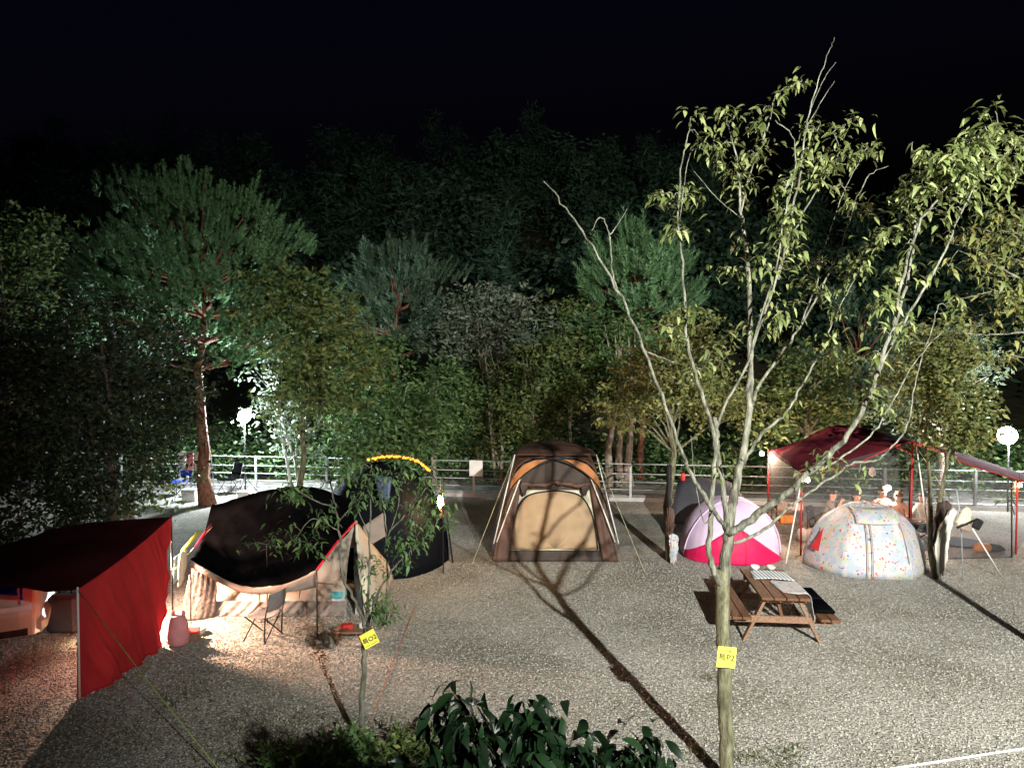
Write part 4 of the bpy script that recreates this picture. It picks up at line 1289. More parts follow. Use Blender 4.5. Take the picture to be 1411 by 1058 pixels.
# ------------------------------------------------------------------ floral tent
def floral_tent():
    W, D, H, pw = 1.2, 1.0, 1.33, 2.1
    c = Vector((P(1190, 780, 14.9).x, 14.9, 0))
    rz = -.16
    t = empty("floral_tent", c, "small dome tent with colourful floral print before the net tent", "tent")
    mb = MB(); mb.grid(dome_mesh(c, W, D, H, pw, 72, 18, rz, .008, 6, .07)); mb.build("dome", M['floral'], t, smooth=True, solid=.004)
    R = Matrix.Rotation(rz, 3, 'Z')

    def surf(x, z, k=1.01):
        r = max(0, 1 - abs(x / W) ** pw - abs(z / H) ** pw)
        return R @ Vector((x * k, -D * k * r ** (1 / pw), z * k)) + c
    for x in (-.18, -.1, .48):
        mb = MB(); mb.tube([surf(x * (1 + .25 * (1 - z)), z) for z in np.linspace(.02 if x < 0 else .3, 1.02, 12)], .008, 5); mb.build("seam", M['taupe'], t, smooth=True)
    rows = []
    for j in range(7):
        z = 1.0 + .26 * j / 6
        rows.append([surf(x, z, 1.02) + Vector((0, -.03 * math.sin(PI * j / 6), .0)) for x in np.linspace(-.34, .5, 14)])
    mb = MB(); mb.grid(rows); mb.build("rolled_flap", M['floral'], t, smooth=True, solid=.008)
    # red window at the left end and grey vent at the right
    vs = [R @ Vector((-W * 1.005 * (max(0, 1 - abs(y / D) ** pw - abs(z / H) ** pw)) ** (1 / pw), y, z)) + c + Vector((-.012, -.012, 0)) for y, z in ((-.5, .4), (-.28, .42), (-.33, .86))]
    mb = MB(); mb.add(vs, [(0, 1, 2)]); mb.build("window", M['red_p'], t, solid=.006)
    rows = [[surf(x, z, 1.012) for x, z in ((.62, 1.2), (.7, 1.12))], [surf(x, z, 1.012) for x, z in ((.78, 1.07), (.84, 1.0))], [surf(x, z, 1.012) for x, z in ((.93, .96), (.96, .86))]]
    mb = MB(); mb.grid(sheet(rows, 5, 8)); mb.build("vent", M['grey_cloth'], t, smooth=True, solid=.006)


floral_tent()


# ------------------------------------------------------------------ maroon canopy and net tent
def maroon_canopy():
    t = empty("maroon_canopy", (8.2, 17.0, 0), "dark red canopy on red poles with insect-net walls", "canopy")
    FL, RF, LB, PK = P(1106, 653, 15.7), P(1259, 609, 15.3), P(1060, 621, 19.2), P(1168, 586, 17.9)
    RR, RB = P(1440, 672, 15.6), P(1420, 655, 17.6)
    rows = [[LB, P(1078, 634, 17.6), FL], [P(1110, 604, 18.8), P(1130, 615, 17.3), P(1170, 642, 15.7)], [PK, P(1205, 602, 17), RF], [P(1300, 618, 17.8), P(1318, 628, 16.7), P(1335, 640, 15.5)], [RB, P(1430, 663, 16.6), RR]]
    mb = MB(); mb.grid(sheet(rows, 24, 40, lambda u, v, p: p + Vector((0, 0, .02 * wob(u * 6 + v * 9, 2)))))
    mb.build("roof", M['maroon'], t, smooth=True, solid=.004)
    mb = MB(); mb.tube([Vector(p) + Vector((0, -.01, 0)) for p in catmull([FL, P(1170, 642, 15.68), RF, P(1335, 640, 15.48), RR], 30)], .014, 5); mb.build("eave_tape", M['pole_red'], t, smooth=True)
    for a in (FL, RF, LB, P(1404, 662, 15.8)):
        mb = MB(); mb.tube([(a.x, a.y + .05, 0), (a.x, a.y + .05, a.z + .02)], .02, 7); mb.build("pole", M['pole_red'], t, smooth=True)
    mb = MB(); mb.tube([RF + Vector((-.02, .04, -.25)), RF + Vector((-.42, .1, -.06))], .018, 6); mb.build("brace", M['pole_red'], t, smooth=True)
    # white outer poles and guys
    for a, g in ((FL, G(1083, 776)), (RF + Vector((.05, 0, 0)), G(1287, 795))):
        mb = MB(); mb.tube([a, g], .014, 6); mb.build("prop_pole", M['pole_white'], t, smooth=True)
    mb = MB(); mb.tube([RF, P(1310, 690, 14.2)], .006, 5); mb.build("guy_line", M['rope'], t)
    # net walls
    bl, bm, bR = G(1106, 772), Vector((RF.x, RF.y + .1, 0)), G(1394, 768)
    ru = P(1394, 664, bR.y)
    for q in ([FL + Vector((0, .1, -.02)), RF + Vector((0, .1, -.02)), bm, Vector((FL.x, FL.y + .1, 0))],
              [RF + Vector((0, .1, -.02)), ru, bR, bm]):
        mb = MB(); mb.grid(sheet([[q[0], q[0].lerp(q[1], .5) + Vector((0, .05, 0)), q[1]], [q[3], q[3].lerp(q[2], .5), q[2]]], 16, 10))
        mb.build("net_wall", M['net'], t, smooth=True)
    q = [ru, RB + Vector((0, 0, -.02)), Vector((RB.x, RB.y, 0)), bR]
    mb = MB(); mb.grid(sheet([[q[0], q[1]], [q[3], q[2]]], 6, 6)); mb.build("net_wall", M['net'], t, smooth=True)
    q = [LB + Vector((0, 0, -.02)), FL + Vector((0, .1, -.02)), Vector((FL.x, FL.y + .1, 0)), Vector((LB.x, LB.y, 0))]
    mb = MB(); mb.grid(sheet([[q[0], q[1]], [q[3], q[2]]], 6, 6)); mb.build("net_wall", M['net'], t, smooth=True)
    for a, b in ((P(1254, 640, 15.42), Vector((P(1254, 640, 15.42).x, 15.42, 0))), (ru, bR)):
        mb = MB(); mb.tube([a, b], .016, 6); mb.build("net_edge", M['black'], t, smooth=True)
    mb = MB(); mb.tube([bm, bR], .014, 6); mb.build("net_hem", M['black'], t, smooth=True)
    # bulbs
    for px, py, d, r, mt, lab in ((1050, 625, 19.0, .055, 'bulb', "bright bulb hung at the back corner of the maroon canopy"), (1113, 661, 15.95, .05, 'bulb', "warm bulb glowing at the front pole top of the maroon canopy"),
                                  (1224, 672, 17.1, .06, 'bulb', "round lamp hanging over the seated people"), (1405, 668, 15.9, .045, 'lantern', "orange bulb at the far corner of the net tent")):
        p = P(px, py, d)
        b = empty("hanging_bulb", p, lab, "bulb")
        mb = MB(); mb.ball(p, r, 8, 6); mb.build("bulb_glass", M[mt], b, smooth=True)
        mb = MB(); mb.lathe(p + Vector((0, 0, r * .8)), [(.02, 0), (.022, .05), (.012, .06)], 8); mb.build("socket", M['black'], b, smooth=True)
        mb = MB(); mb.tube([p + Vector((0, 0, r + .04)), p + Vector((0.01, .02, .3))], .004, 4); mb.build("cord", M['black'], b)
    # round paper fan hung in the net tent
    p = P(1202, 650, 16.6)
    mb = MB(); mb.ball(p, (.085, .02, .11), 14, 8)
    tag(mb.build("hanging_fan", M['shirt_pink'], smooth=True, origin=p), "small round pale fan hanging inside the net tent", "fan")


maroon_canopy()


# ------------------------------------------------------------------ people in the net tent
def person(label, base, rz, shirt, hair, trousers, seat_h=.34, lean=.0, head_turn=0.0, arms='lap', s=1.0, long_hair=False):
    """seated figure facing -Y before rotation; base is the ground under the pelvis"""
    bm_v = {}
    E = []

    def v(n, p, r, par=None):
        bm_v[n] = (Vector(p) * s + Vector((0, 0, seat_h - .02)), (r[0] * s, r[1] * s) if hasattr(r, '__len__') else (r * s, r * s))
        if par: E.append((par, n))
    ln = lean
    v('pelvis', (0, 0, .12), (.165, .13))
    v('waist', (0, -.3 * ln * .3, .27), (.145, .105), 'pelvis')
    v('chest', (0, -.3 * ln * .8, .43), (.165, .115), 'waist')
    v('collar', (0, -.3 * ln, .555), (.1, .085), 'chest')
    v('neck', (0, -.3 * ln - .01, .625), .052, 'collar')
    v('jaw', (0, -.3 * ln - .035, .69), (.066, .075), 'neck')
    v('head', (0, -.3 * ln - .02, .765), (.08, .095), 'jaw')
    v('crown', (0, -.3 * ln - .01, .835), (.068, .08), 'head')
    for sd, nm in ((-1, 'l'), (1, 'r')):
        v('sh' + nm, (sd * .17, -.3 * ln, .52), .066, 'collar')
        if arms == 'lap':
            el, wr = (sd * .24, -.3 * ln - .04, .27), (sd * .13, -.3 * ln - .25, .2)
        elif arms == 'raise':
            el, wr = (sd * .24, -.3 * ln - .16, .35), (sd * .1, -.3 * ln - .22, .58)
        else:
            el, wr = (sd * .25, -.3 * ln - .12, .3), (sd * .16, -.3 * ln - .36, .3)
        v('el' + nm, el, .043, 'sh' + nm)
        v('wr' + nm, wr, .028, 'el' + nm)
        d = (Vector(wr) - Vector(el)).normalized()
        pm = Vector(wr) + d * .055
        v('pm' + nm, pm, (.036, .022), 'wr' + nm)
        sdv = d.cross(Vector((0, 0, 1))).normalized()
        for k in range(4):
            o = sdv * (.027 - .018 * k)
            b0 = pm + d * .045 + o
            v('f%d%s' % (k, nm), b0, .0095, 'pm' + nm)
            v('g%d%s' % (k, nm), b0 + d * (.03 + .006 * (k in (1, 2))) + Vector((0, 0, -.018)), .0075, 'f%d%s' % (k, nm))
        th = pm + sdv * .045 + d * .01
        v('t' + nm, th, .011, 'pm' + nm)
        v('u' + nm, th + d * .035 + sdv * .005, .009, 't' + nm)
        v('hip' + nm, (sd * .09, -.04, .1), .1, 'pelvis')
        v('kn' + nm, (sd * .12, -.44, .13), .066, 'hip' + nm)
        v('an' + nm, (sd * .12, -.5, .07 - seat_h / s + .04), .042, 'kn' + nm)
        v('to' + nm, (sd * .13, -.66, .06 - seat_h / s), (.038, .03), 'an' + nm)
    names = list(bm_v)
    me = bpy.data.meshes.new("body_frame")
    R = Matrix.Rotation(rz, 3, 'Z')
    me.from_pydata([tuple(bm_v[n][0]) for n in names], [(names.index(a), names.index(b)) for a, b in E], [])
    ob = bpy.data.objects.new("body_frame", me)
    COL.objects.link(ob)
    ob.modifiers.new("skin", 'SKIN')
    for i, n in enumerate(names):
        sv = me.skin_vertices[0].data[i]
        sv.radius = bm_v[n][1]
        sv.use_root = (n == 'pelvis')
    sub = ob.modifiers.new("sub", 'SUBSURF'); sub.levels = 2; sub.render_levels = 2
    dg = bpy.context.evaluated_depsgraph_get()
    m2 = bpy.data.meshes.new_from_object(ob.evaluated_get(dg))
    bpy.data.objects.remove(ob)
    m2.name = "body"
    m2.materials.clear()
    for m_ in (M['skin'], shirt, trousers): m2.materials.append(m_)
    hz = bm_v['neck'][0].z - .01
    wl, wr_ = bm_v['ell'][0], bm_v['elr'][0]
    for pl in m2.polygons:
        c = pl.center
        pl.use_smooth = True
        if c.z > hz: i = 0
        elif c.z < bm_v['pelvis'][0].z + .06 * s and not (arms == 'lap' and abs(c.x) > .2 * s): i = 2
        else:
            i = 1
            for nm in 'lr':
                a, b = bm_v['el' + nm][0], bm_v['pm' + nm][0]
                k = max(-.4, min(1.8, (c - a).dot(b - a) / (b - a).length_squared))
                if k > -.05 and (c - (a + (b - a) * k)).length < .075 * s: i = 0
        pl.material_index = i
    root = empty("person", base, label, "person", rz=rz)
    o = bpy.data.objects.new("body", m2); COL.objects.link(o); o.parent = root
    hc = bm_v['head'][0]
    mb = MB()
    mb.ball(hc + Vector((0, .018 * s, .03 * s)), (.098 * s, .112 * s, .105 * s), 14, 9, zmin=-.25)
    if long_hair: mb.ball(hc + Vector((0, .07 * s, -.08 * s)), (.085 * s, .05 * s, .13 * s), 10, 7)
    mb.build("hair", hair, root, smooth=True, local=True)
    mb = MB(); mb.tube([hc + Vector((0, -.088 * s, .01 * s)), hc + Vector((0, -.112 * s, -.025 * s)), hc + Vector((0, -.09 * s, -.032 * s))], [.009 * s, .015 * s, .012 * s], 6); mb.build("nose", M['skin'], root, smooth=True, local=True)
    for sd in (-1, 1):
        mb = MB(); mb.ball(hc + Vector((sd * .034 * s, -.086 * s, .008 * s)), (.013 * s, .008 * s, .007 * s), 8, 5); mb.build("eye", M['hair'], root, smooth=True, local=True)
        mb = MB(); mb.ball(hc + Vector((sd * .083 * s, .008 * s, -.01 * s)), (.012 * s, .022 * s, .032 * s), 8, 6); mb.build("ear", M['skin'], root, smooth=True, local=True)
    mb = MB(); mb.ball(hc + Vector((0, -.1 * s, -.062 * s)), (.024 * s, .007 * s, .007 * s), 8, 5); mb.build("mouth", M['pink'], root, smooth=True, local=True)
    return root


def people():
    d = 17.3
    spec = [(1136, .9, "person in grey shirt leaning forward with raised hands inside the net tent", 'shirt_grey', 'hair', .55, 'raise', 1.0, False),
            (1176, .35, "person in pale top with hands raised beside the grey-shirted person", 'shirt_white', 'hair', .25, 'raise', .95, True),
            (1213, .05, "person in pale pink shirt facing out beside the hanging lamp", 'shirt_pink', 'hair', .2, 'lap', 1.08, False),
            (1240, -.8, "brown-haired person in peach shirt turned sideways inside the net tent", 'shirt_peach', 'hair_brown', .3, 'reach', .98, True),
            (1278, -1.35, "black-haired person in light shirt seated at the red pole", 'shirt_white', 'hair', .35, 'reach', 1.02, False)]
    for i, (px, rz, lab, sh, hr, ln, arms, s, lh) in enumerate(spec):
        dd = d - (.5 if i == 4 else 0) - (.3 if i == 3 else 0)
        b = Vector((P(px, 700, dd).x, dd, 0))
        person(lab, b, rz, M[sh], M[hr], M['trousers'], .34, ln, 0, arms, s, lh)
        camp_chair(b + Vector((math.sin(rz) * -.06, math.cos(rz) * .06, 0)), rz, ["low black camp chair under the grey-shirted person", "low black camp chair under the person in pale top", "low black camp chair under the person in pale pink shirt", "low black camp chair under the brown-haired person", "low black camp chair under the black-haired person"][i], M['grey_cloth'], 1.0, True)
    # low table between them, things on it
    c = Vector((P(1205, 700, 16.2).x, 16.2, 0))
    t = empty("folding_table", c, "low folding table among the seated people in the net tent", "table")
    mb = MB(); mb.box(c + Vector((0, 0, .4)), (1.3, .55, .03)); mb.build("table_top", M['wood_pale'], t)
    for sx in (-.58, .58):
        for sy in (-.22, .22):
            mb = MB(); mb.tube([c + Vector((sx, sy, 0)), c + Vector((sx * .95, sy, .385))], .014, 6); mb.build("leg", M['steel'], t)
    for i, (px, mt, lab) in enumerate(((1106, 'white', "white pot on the gravel inside the net tent"), (1118, 'shirt_white', "pale kettle on the gravel inside the net tent"))):
        p = Vector((P(px, 710, 17.0).x, 17.0, 0))
        mb = MB(); mb.lathe(p, [(.1, 0), (.13, .05), (.13, .22), (.1, .28), (.03, .31)], 12)
        tag(mb.build("cooking_pot" if i == 0 else "kettle", M[mt], smooth=True, origin=p), lab, "pot" if i == 0 else "kettle")
    q = Vector((P(1088, 700, 17.6).x, 17.6, 0))
    t = empty("gear_rack", q, "two-tier gear rack inside the net tent behind the front pole", "rack")
    for z in (.3, .62):
        mb = MB(); mb.box(q + Vector((0, 0, z)), (.8, .35, .025)); mb.build("shelf", M['wood_pale'], t)
    for sx in (-.38, .38):
        for sy in (-.15, .15):
            mb = MB(); mb.tube([q + Vector((sx, sy, 0)), q + Vector((sx, sy, .68))], .012, 6); mb.build("leg", M['pole_dark'], t)
    for i, (x, z, w1, h1, mt, lab) in enumerate(((-.22, .633, .26, .2, 'taupe', "taupe crate on the upper shelf of the gear rack"), (.14, .633, .3, .14, 'shirt_pink', "pale box on the upper shelf of the gear rack"), (-.1, .313, .34, .2, 'orange_p', "orange crate on the lower shelf of the gear rack"))):
        p = q + Vector((x, 0, z))
        mb = MB(); mb.box(p + Vector((0, 0, h1 / 2)), (w1, .26, h1)); b_ = mb.build("supply_crate", M[mt], origin=p, bevel=.012); tag(b_, lab, "crate")
    # mat and orange bag at the right end
    p = G(1368, 764)
    t = empty("duffel_bag", p, "orange and black duffel bag lying at the net hem", "bag")
    mb = MB(); mb.tube([p + Vector((-.3, .2, .09)), p + Vector((-.2, .2, .11)), p + Vector((.05, .22, .1))], [.04, .11, .1], 10); mb.build("bag_body", M['orange_p'], t, smooth=True)
    mb = MB(); mb.tube([p + Vector((.05, .22, .1)), p + Vector((.3, .24, .08)), p + Vector((.42, .24, .05))], [.1, .085, .03], 10); mb.build("bag_end", M['black'], t, smooth=True)
    p = G(1322, 748)
    mb = MB(); mb.lathe(p, [(.5, 0.0), (.52, .02), (.5, .04)], 20)
    tag(mb.build("floor_mat", M['grey_cloth'], origin=p), "round dark mat on the gravel behind the hung clothes", "mat")


people()


# ------------------------------------------------------------------ clothes and bags hung on the two trees
def hung_cloth(name, label, cat, pts, mt, seed=0, amp=.05, nu=20, nv=20):
    mb = MB(); mb.grid(sheet(pts, nu, nv, lambda u, v, p: p + Vector((.03 * wob(v * 9 + seed, seed + 2) * abs(u - .5), amp * wob(u * 11 + v * 2.5, seed), .05 * wob(u * 7, seed + 1) * v * v))))
    return tag(mb.build(name, mt, smooth=True, solid=.008, origin=Vector(pts[0][0])), label, cat)


def tree_clutter():
    d = 13.85
    hung_cloth("jacket", "black and white jacket hung on the twin-stemmed tree", "jacket", [[P(1297, 692, d), P(1306, 690, d - .1), P(1312, 696, d)], [P(1286, 722, d), P(1298, 720, d - .12), P(1308, 724, d)], [P(1284, 752, d), P(1294, 755, d - .12), P(1304, 750, d)]], M['brown_dark'], 1)
    hung_cloth("pale_shirt", "pale green-white shirt hanging low on the twin-stemmed tree", "shirt", [[P(1308, 702, d - .15), P(1314, 700, d - .2), P(1318, 706, d - .15)], [P(1288, 745, d - .15), P(1298, 745, d - .22), P(1308, 742, d - .15)], [P(1292, 788, d - .1), P(1297, 792, d - .15), P(1302, 784, d - .1)]], M['shirt_white'], 2)
    c = P(1332, 715, d - .1)
    t = empty("hung_backpack", c, "cream backpack with black straps hung beside the twin-stemmed tree", "backpack")
    mb = MB(); mb.box(P(1329, 713, d), (.3, .2, .42), rot=(.1, .35, .3), taper=.72); mb.build("bag_body", M['cream'], t, bevel=.07)
    mb = MB(); mb.box(P(1331, 727, d - .12), (.24, .08, .14), rot=(.1, .35, .3)); mb.build("front_pocket", M['taupe'], t, bevel=.03)
    mb = MB(); mb.tube([P(1318, 727, d - .16), P(1332, 722, d - .2), P(1344, 716, d - .12)], .02, 6); mb.build("strap", M['black'], t, smooth=True)
    mb = MB(); mb.box(P(1347, 722, d), (.14, .1, .2), rot=(0, .5, 0)); mb.build("side_pocket", M['black'], t, bevel=.02)
    a, b = P(1340, 728, d), G(1381, 795)
    mb = MB(); mb.tube([a, b], .013, 6)
    tag(mb.build("prop_pole", M['pole_white'], smooth=True, origin=b), "white tent pole slanting from the cream backpack to the gravel", "pole")
    mb = MB(); mb.tube([(c.x + .05, d + .05, 0), (c.x - .02, d + .05, 1.2), (c.x - .12, d + .03, 1.75)], .012, 6); mb.build("rack_pole", M['steel'], t, smooth=True)
    d = 15.1
    hung_cloth("waist_bag", "brown strap bag hung on the wrapped tree trunk", "bag", [[P(919, 700, d), P(924, 698, d - .06), P(929, 702, d)], [P(918, 718, d), P(923, 716, d - .1), P(929, 719, d)], [P(919, 738, d), P(924, 742, d - .06), P(928, 733, d)]], M['brown'], 3)
    hung_cloth("hand_towel", "pale patterned towel hung at the foot of the wrapped trunk", "towel", [[P(921, 738, d - .12), P(927, 735, d - .15), P(934, 738, d - .12)], [P(923, 755, d - .12), P(928, 755, d - .17), P(934, 756, d - .12)], [P(924, 775, d - .08), P(928, 777, d - .1), P(932, 772, d - .08)]], M['floral'], 4)
    p = P(941, 662, d)
    mb = MB(); mb.lathe(p, [(.03, 0), (.045, .01), (.045, .14), (.03, .16)], 10)
    tag(mb.build("drink_can", M['red_p'], smooth=True, origin=p), "small red and white bottle hung beside the wrapped trunk", "bottle")
    hung_cloth("dark_strap", "dark strap hanging down the wrapped tree trunk", "strap", [[P(919, 640, d), P(923, 640, d - .05), P(926, 641, d)], [P(918, 680, d), P(922, 682, d - .06), P(926, 680, d)], [P(920, 705, d), P(922, 708, d - .05), P(924, 705, d)]], M['black'], 5, .01, 6, 12)


tree_clutter()


# ------------------------------------------------------------------ picnic table
def picnic():
    c = Vector((4.12, 11.35, 0))
    rz = -.10
    t = empty("picnic_table", c, "brown wooden picnic table with attached benches on the gravel", "table", rz=rz)
    L = 1.55
    for i in range(4):
        mb = MB(); mb.box((-.27 + .18 * i, 0, .72), (.168, L, .04)); mb.build("top_plank", M['wood'], t, local=True, bevel=.006)
    for s in (-1, 1):
        for k in range(2):
            mb = MB(); mb.box((s * (.56 + .145 * k), 0, .42), (.135, L, .04)); mb.build("bench_plank", M['wood'], t, local=True, bevel=.006)
    for y in (-.5, .5):
        for s in (-1, 1):
            mb = MB(); mb.beam((s * .56, y, 0), (s * .22, y, .698), .04, .1, up=(0, 1, 0)); mb.build("leg", M['wood_pale'], t, local=True)
        q = -.045 if y < 0 else .045
        mb = MB(); mb.box((0, y + q, .35), (1.42, .045, .098)); mb.build("cross_beam", M['wood_pale'], t, local=True)
        mb = MB(); mb.box((0, y + q, .655), (.68, .045, .088)); mb.build("cross_beam", M['wood_pale'], t, local=True)
    for s in (-1, 1):
        mb = MB(); mb.beam((0, s * .1, .69), (0, s * .52, .34), .045, .06); mb.build("brace", M['wood'], t, local=True)
    R = Matrix.Rotation(rz, 3, 'Z')

    def w_(x, y, z): return R @ Vector((x, y, z)) + c
    rows = [[w_(x, y, .745 + z) for x, z in ((-.2, 0), (.08, 0.003), (.34, .002))] for y in (.2, .45, .68)]
    rows = [[w_(-.25, .16, .745), w_(.05, .2, .746), w_(.36, .12, .745)], [w_(-.24, .4, .745), w_(.05, .42, .747), w_(.36, .36, .745)], [w_(-.22, .66, .745), w_(.05, .68, .746), w_(.35, .62, .745)]]
    mb = MB(); mb.grid(sheet(rows, 12, 12)); o = mb.build("striped_cloth", M['stripe'], smooth=True, solid=.005, origin=w_(0, .4, .745)); tag(o, "striped grey and white cloth spread on the picnic table", "cloth")
    rows = [[w_(-.05, .1, .746), w_(.2, .08, .746), w_(.372, .06, .745), w_(.41, .05, .6), w_(.42, .04, .5)], [w_(-.02, -.25, .746), w_(.2, -.22, .75), w_(.375, -.22, .745), w_(.42, -.24, .58), w_(.44, -.26, .44)], [w_(.02, -.5, .746), w_(.2, -.56, .747), w_(.375, -.6, .745), w_(.42, -.62, .55), w_(.45, -.64, .36)]]
    mb = MB(); mb.grid(sheet(rows, 26, 14, lambda u, v, p: p + Vector((.03 * wob(v * 9, 1) * max(0, u - .55), 0, .0)))); o = mb.build("floral_cloth", M['floral'], smooth=True, solid=.005, origin=w_(.3, -.3, .745)); tag(o, "pastel printed cloth hanging over the edge of the picnic table", "cloth")
    for y, lab in ((.35, "black cushion farther along the picnic bench"), (-.25, "black cushion nearer the bare end of the picnic bench")):
        mb = MB(); mb.box((0, 0, 0), (.3, .55, .06)); o = mb.build("seat_cushion", M['black_cloth'], local=True, bevel=.025); o.location = w_(.635, y, .471); o.rotation_euler = (0, 0, rz); tag(o, lab, "cushion")
    for x, y, mt, lab in ((-.12, .7, 'white', "small white bowl at the far end of the picnic table"), (.14, .71, 'shirt_pink', "small pale pink bowl at the far end of the picnic table")):
        q = w_(x, y, .742)
        mb = MB(); mb.lathe(q, [(.035, 0), (.07, .04), (.075, .07), (.07, .07), (.055, .035)], 12); tag(mb.build("bowl", M[mt], smooth=True, origin=q), lab, "bowl")


picnic()


# ------------------------------------------------------------------ foreground trees, branch by branch
def leaf_mesh(L, W, bend, name):
    mb = MB()
    prof = [(0, .05), (.2, .62), (.45, 1.0), (.7, .74), (.88, .34), (1, .01)]
    rows = []
    for u, wv in prof:
        z = -bend * u * u * L
        rows.append([Vector((-W / 2 * wv, u * L, z + .12 * W * wv)), Vector((0, u * L, z)), Vector((W / 2 * wv, u * L, z + .12 * W * wv))])
    mb.grid(rows)
    me = bpy.data.meshes.new(name)
    me.from_pydata([tuple(v) for v in mb.v], [], mb.f)
    me.polygons.foreach_set("use_smooth", [True] * len(me.polygons))
    return me


def build_traced_tree(root, branches, tufts, bark_main, bark, leafm, leafm_o, leaf_len, n_obj, per_tuft, jitter=.12, extra=0, droop=.5, seed=1):
    """branches: list of (list of (px,py,d), r0, r1, part name, mat); tufts: list of (px,py)"""
    rnd = random.Random(seed)
    samples = []
    for pts, r0, r1, nm, mt in branches:
        w3 = [tuple(P(*p)) for p in pts]
        n = max(4, len(pts) * 5)
        sm = catmull(w3, n)
        k = np.linspace(0, 1, n + 1)
        mb = MB()
        pl = []
        for i, p in enumerate(sm):
            j = .012 * (1 if 0 < i < n else 0)
            pl.append(Vector(p) + Vector((rnd.uniform(-j, j), rnd.uniform(-j, j), rnd.uniform(-j, j))) * min(1, r0 / .02))
        mb.tube(pl, [r0 + (r1 - r0) * q ** .8 for q in k], 8 if r0 > .03 else 6)
        mb.build(nm, mt, root, smooth=True)
        for i, p in enumerate(pl):
            if k[i] > .08: samples.append(p)
    S = np.array([tuple(p) for p in samples])
    Sp = np.stack([S[:, 0] / S[:, 1], (S[:, 2] - CAM_H) / S[:, 1]], 1)
    tw = MB()
    leaves = []
    tl = list(tufts)
    for _ in range(extra):
        a = rnd.choice(tufts)
        tl.append((a[0] + rnd.gauss(0, 13), a[1] + rnd.gauss(0, 11)))
    Sl = [tuple(p) for p in S]
    Spl = Sp.tolist()
    keys = []
    for px, py in tl:
        p0 = P(px, py, 7.5)
        key = np.array([p0.x / p0.y, (p0.z - CAM_H) / p0.y])
        keys.append((float(((Sp - key) ** 2).sum(1).min()), px, py, key))
    keys.sort(key=lambda q: q[0])
    for _, px, py, key in keys:
        dd = ((np.array(Spl) - key) ** 2).sum(1)
        i = int(np.argmin(dd))
        s = Vector(Sl[i])
        c = P(px, py, s.y + rnd.gauss(0, .1))
        if (c - s).length > .04:
            mid = s.lerp(c, .55) + Vector((0, 0, .03))
            tw.tube([s, mid, c], [.0055, .004, .003], 4, cap=False)
        Sl.append(tuple(c)); Spl.append(key.tolist())
        for q in range(per_tuft + rnd.randint(-2, 2)):
            a = rnd.random() * 2 * PI
            el = rnd.uniform(-.55, .5)
            leaves.append((c + Vector((rnd.gauss(0, jitter * .35), rnd.gauss(0, jitter * .35), rnd.gauss(0, jitter * .3))), a, el, rnd.uniform(.5, 1.2)))
    if tw.v: tag(tw.build("twigs", bark, root, smooth=True), kind="stuff")
    rnd.shuffle(leaves)
    variants = []
    for b in (.5, .8, 1.1):
        me = leaf_mesh(leaf_len, leaf_len * .42, b, "leaf_blade"); me.materials.append(leafm_o); variants.append(me)
    off = woff(root)
    for c, a, el, s in leaves[:n_obj]:
        o = bpy.data.objects.new("leaf", rnd.choice(variants))
        COL.objects.link(o)
        o.parent = root
        o.location = c - off
        o.rotation_euler = (el, rnd.uniform(-.5, .5), a)
        o.scale = (s, s, s)
    rest = leaves[n_obj:]
    if rest:
        bv = [np.array([tuple(v.co) for v in m_.vertices]) for m_ in variants]
        bf = np.array([tuple(p.vertices) for p in variants[0].polygons])
        Vs, Fs, o_ = [], [], 0
        for c, a, el, s in rest:
            Rm = np.array(Euler((el, rnd.uniform(-.5, .5), a)).to_matrix())
            b = rnd.choice(bv) @ Rm.T * s + np.array(tuple(c))
            Vs.append(b); Fs.append(bf + o_); o_ += len(b)
        np_mesh("foliage", np.concatenate(Vs), np.concatenate(Fs), leafm, root, kind="stuff", smooth=True)
    return len(leaves)


def z1(x, y): return (700 + .504 * x, .504 * y)


def plate(root, c, w_, h_, roll, yaw, text, arrow=True):
    """yellow sign with lettering, hung on a trunk"""
    t = empty("site_sign", c, None, None)
    t["category"] = "sign"
    Rm = Euler((-.06, roll, yaw)).to_matrix()

    def put(mb, nm, mt, **k):
        mb.v = [tuple(Rm @ Vector(v)) for v in mb.v]
        return mb.build(nm, mt, t, local=True, **k)
    mb = MB(); mb.box((0, 0, 0), (w_, .006, h_)); put(mb, "sign_board", M['yellow'])
    mb = MB(); mb.tube([(0, .0, h_ * .42), (0, .06, h_ * .5)], .004, 5); put(mb, "tie", M['rope'])

    def txt(body, size, x, z, mt):
        cu = bpy.data.curves.new("lettering", 'FONT'); cu.body = body; cu.size = size; cu.align_x = 'CENTER'; cu.align_y = 'CENTER'; cu.extrude = .0006; cu.offset = size * .022
        ob = bpy.data.objects.new("lettering", cu); COL.objects.link(ob)
        dg = bpy.context.evaluated_depsgraph_get()
        me = bpy.data.meshes.new_from_object(ob.evaluated_get(dg))
        bpy.data.objects.remove(ob)
        me.materials.clear(); me.materials.append(mt)
        T = Rm.to_4x4() @ Matrix.Translation((x, -.0045, z)) @ Matrix.Rotation(PI / 2, 4, 'X')
        me.transform(T)
        o = bpy.data.objects.new("lettering", me); COL.objects.link(o); o.parent = t
    txt(text, h_ * .42, 0, -.04 * h_, M['ink'])
    if arrow:
        mb = MB()
        mb.add([(x * w_, -.0042, z * h_) for x, z in ((-.33, .27), (-.33, .31), (.12, .31), (.12, .36), (.3, .29), (.12, .22), (.12, .27))], [(0, 1, 2, 6), (3, 5, 4)])
        put(mb, "arrow", M['ink_red'])
    mb = MB()
    for i in range(9):
        if i in (3,): continue
        x = -.36 + .09 * i
        mb.box((x * w_, -.0042, -.37 * h_), (.05 * w_, .001, .06 * h_))
    put(mb, "small_print", M['ink'])
    return t


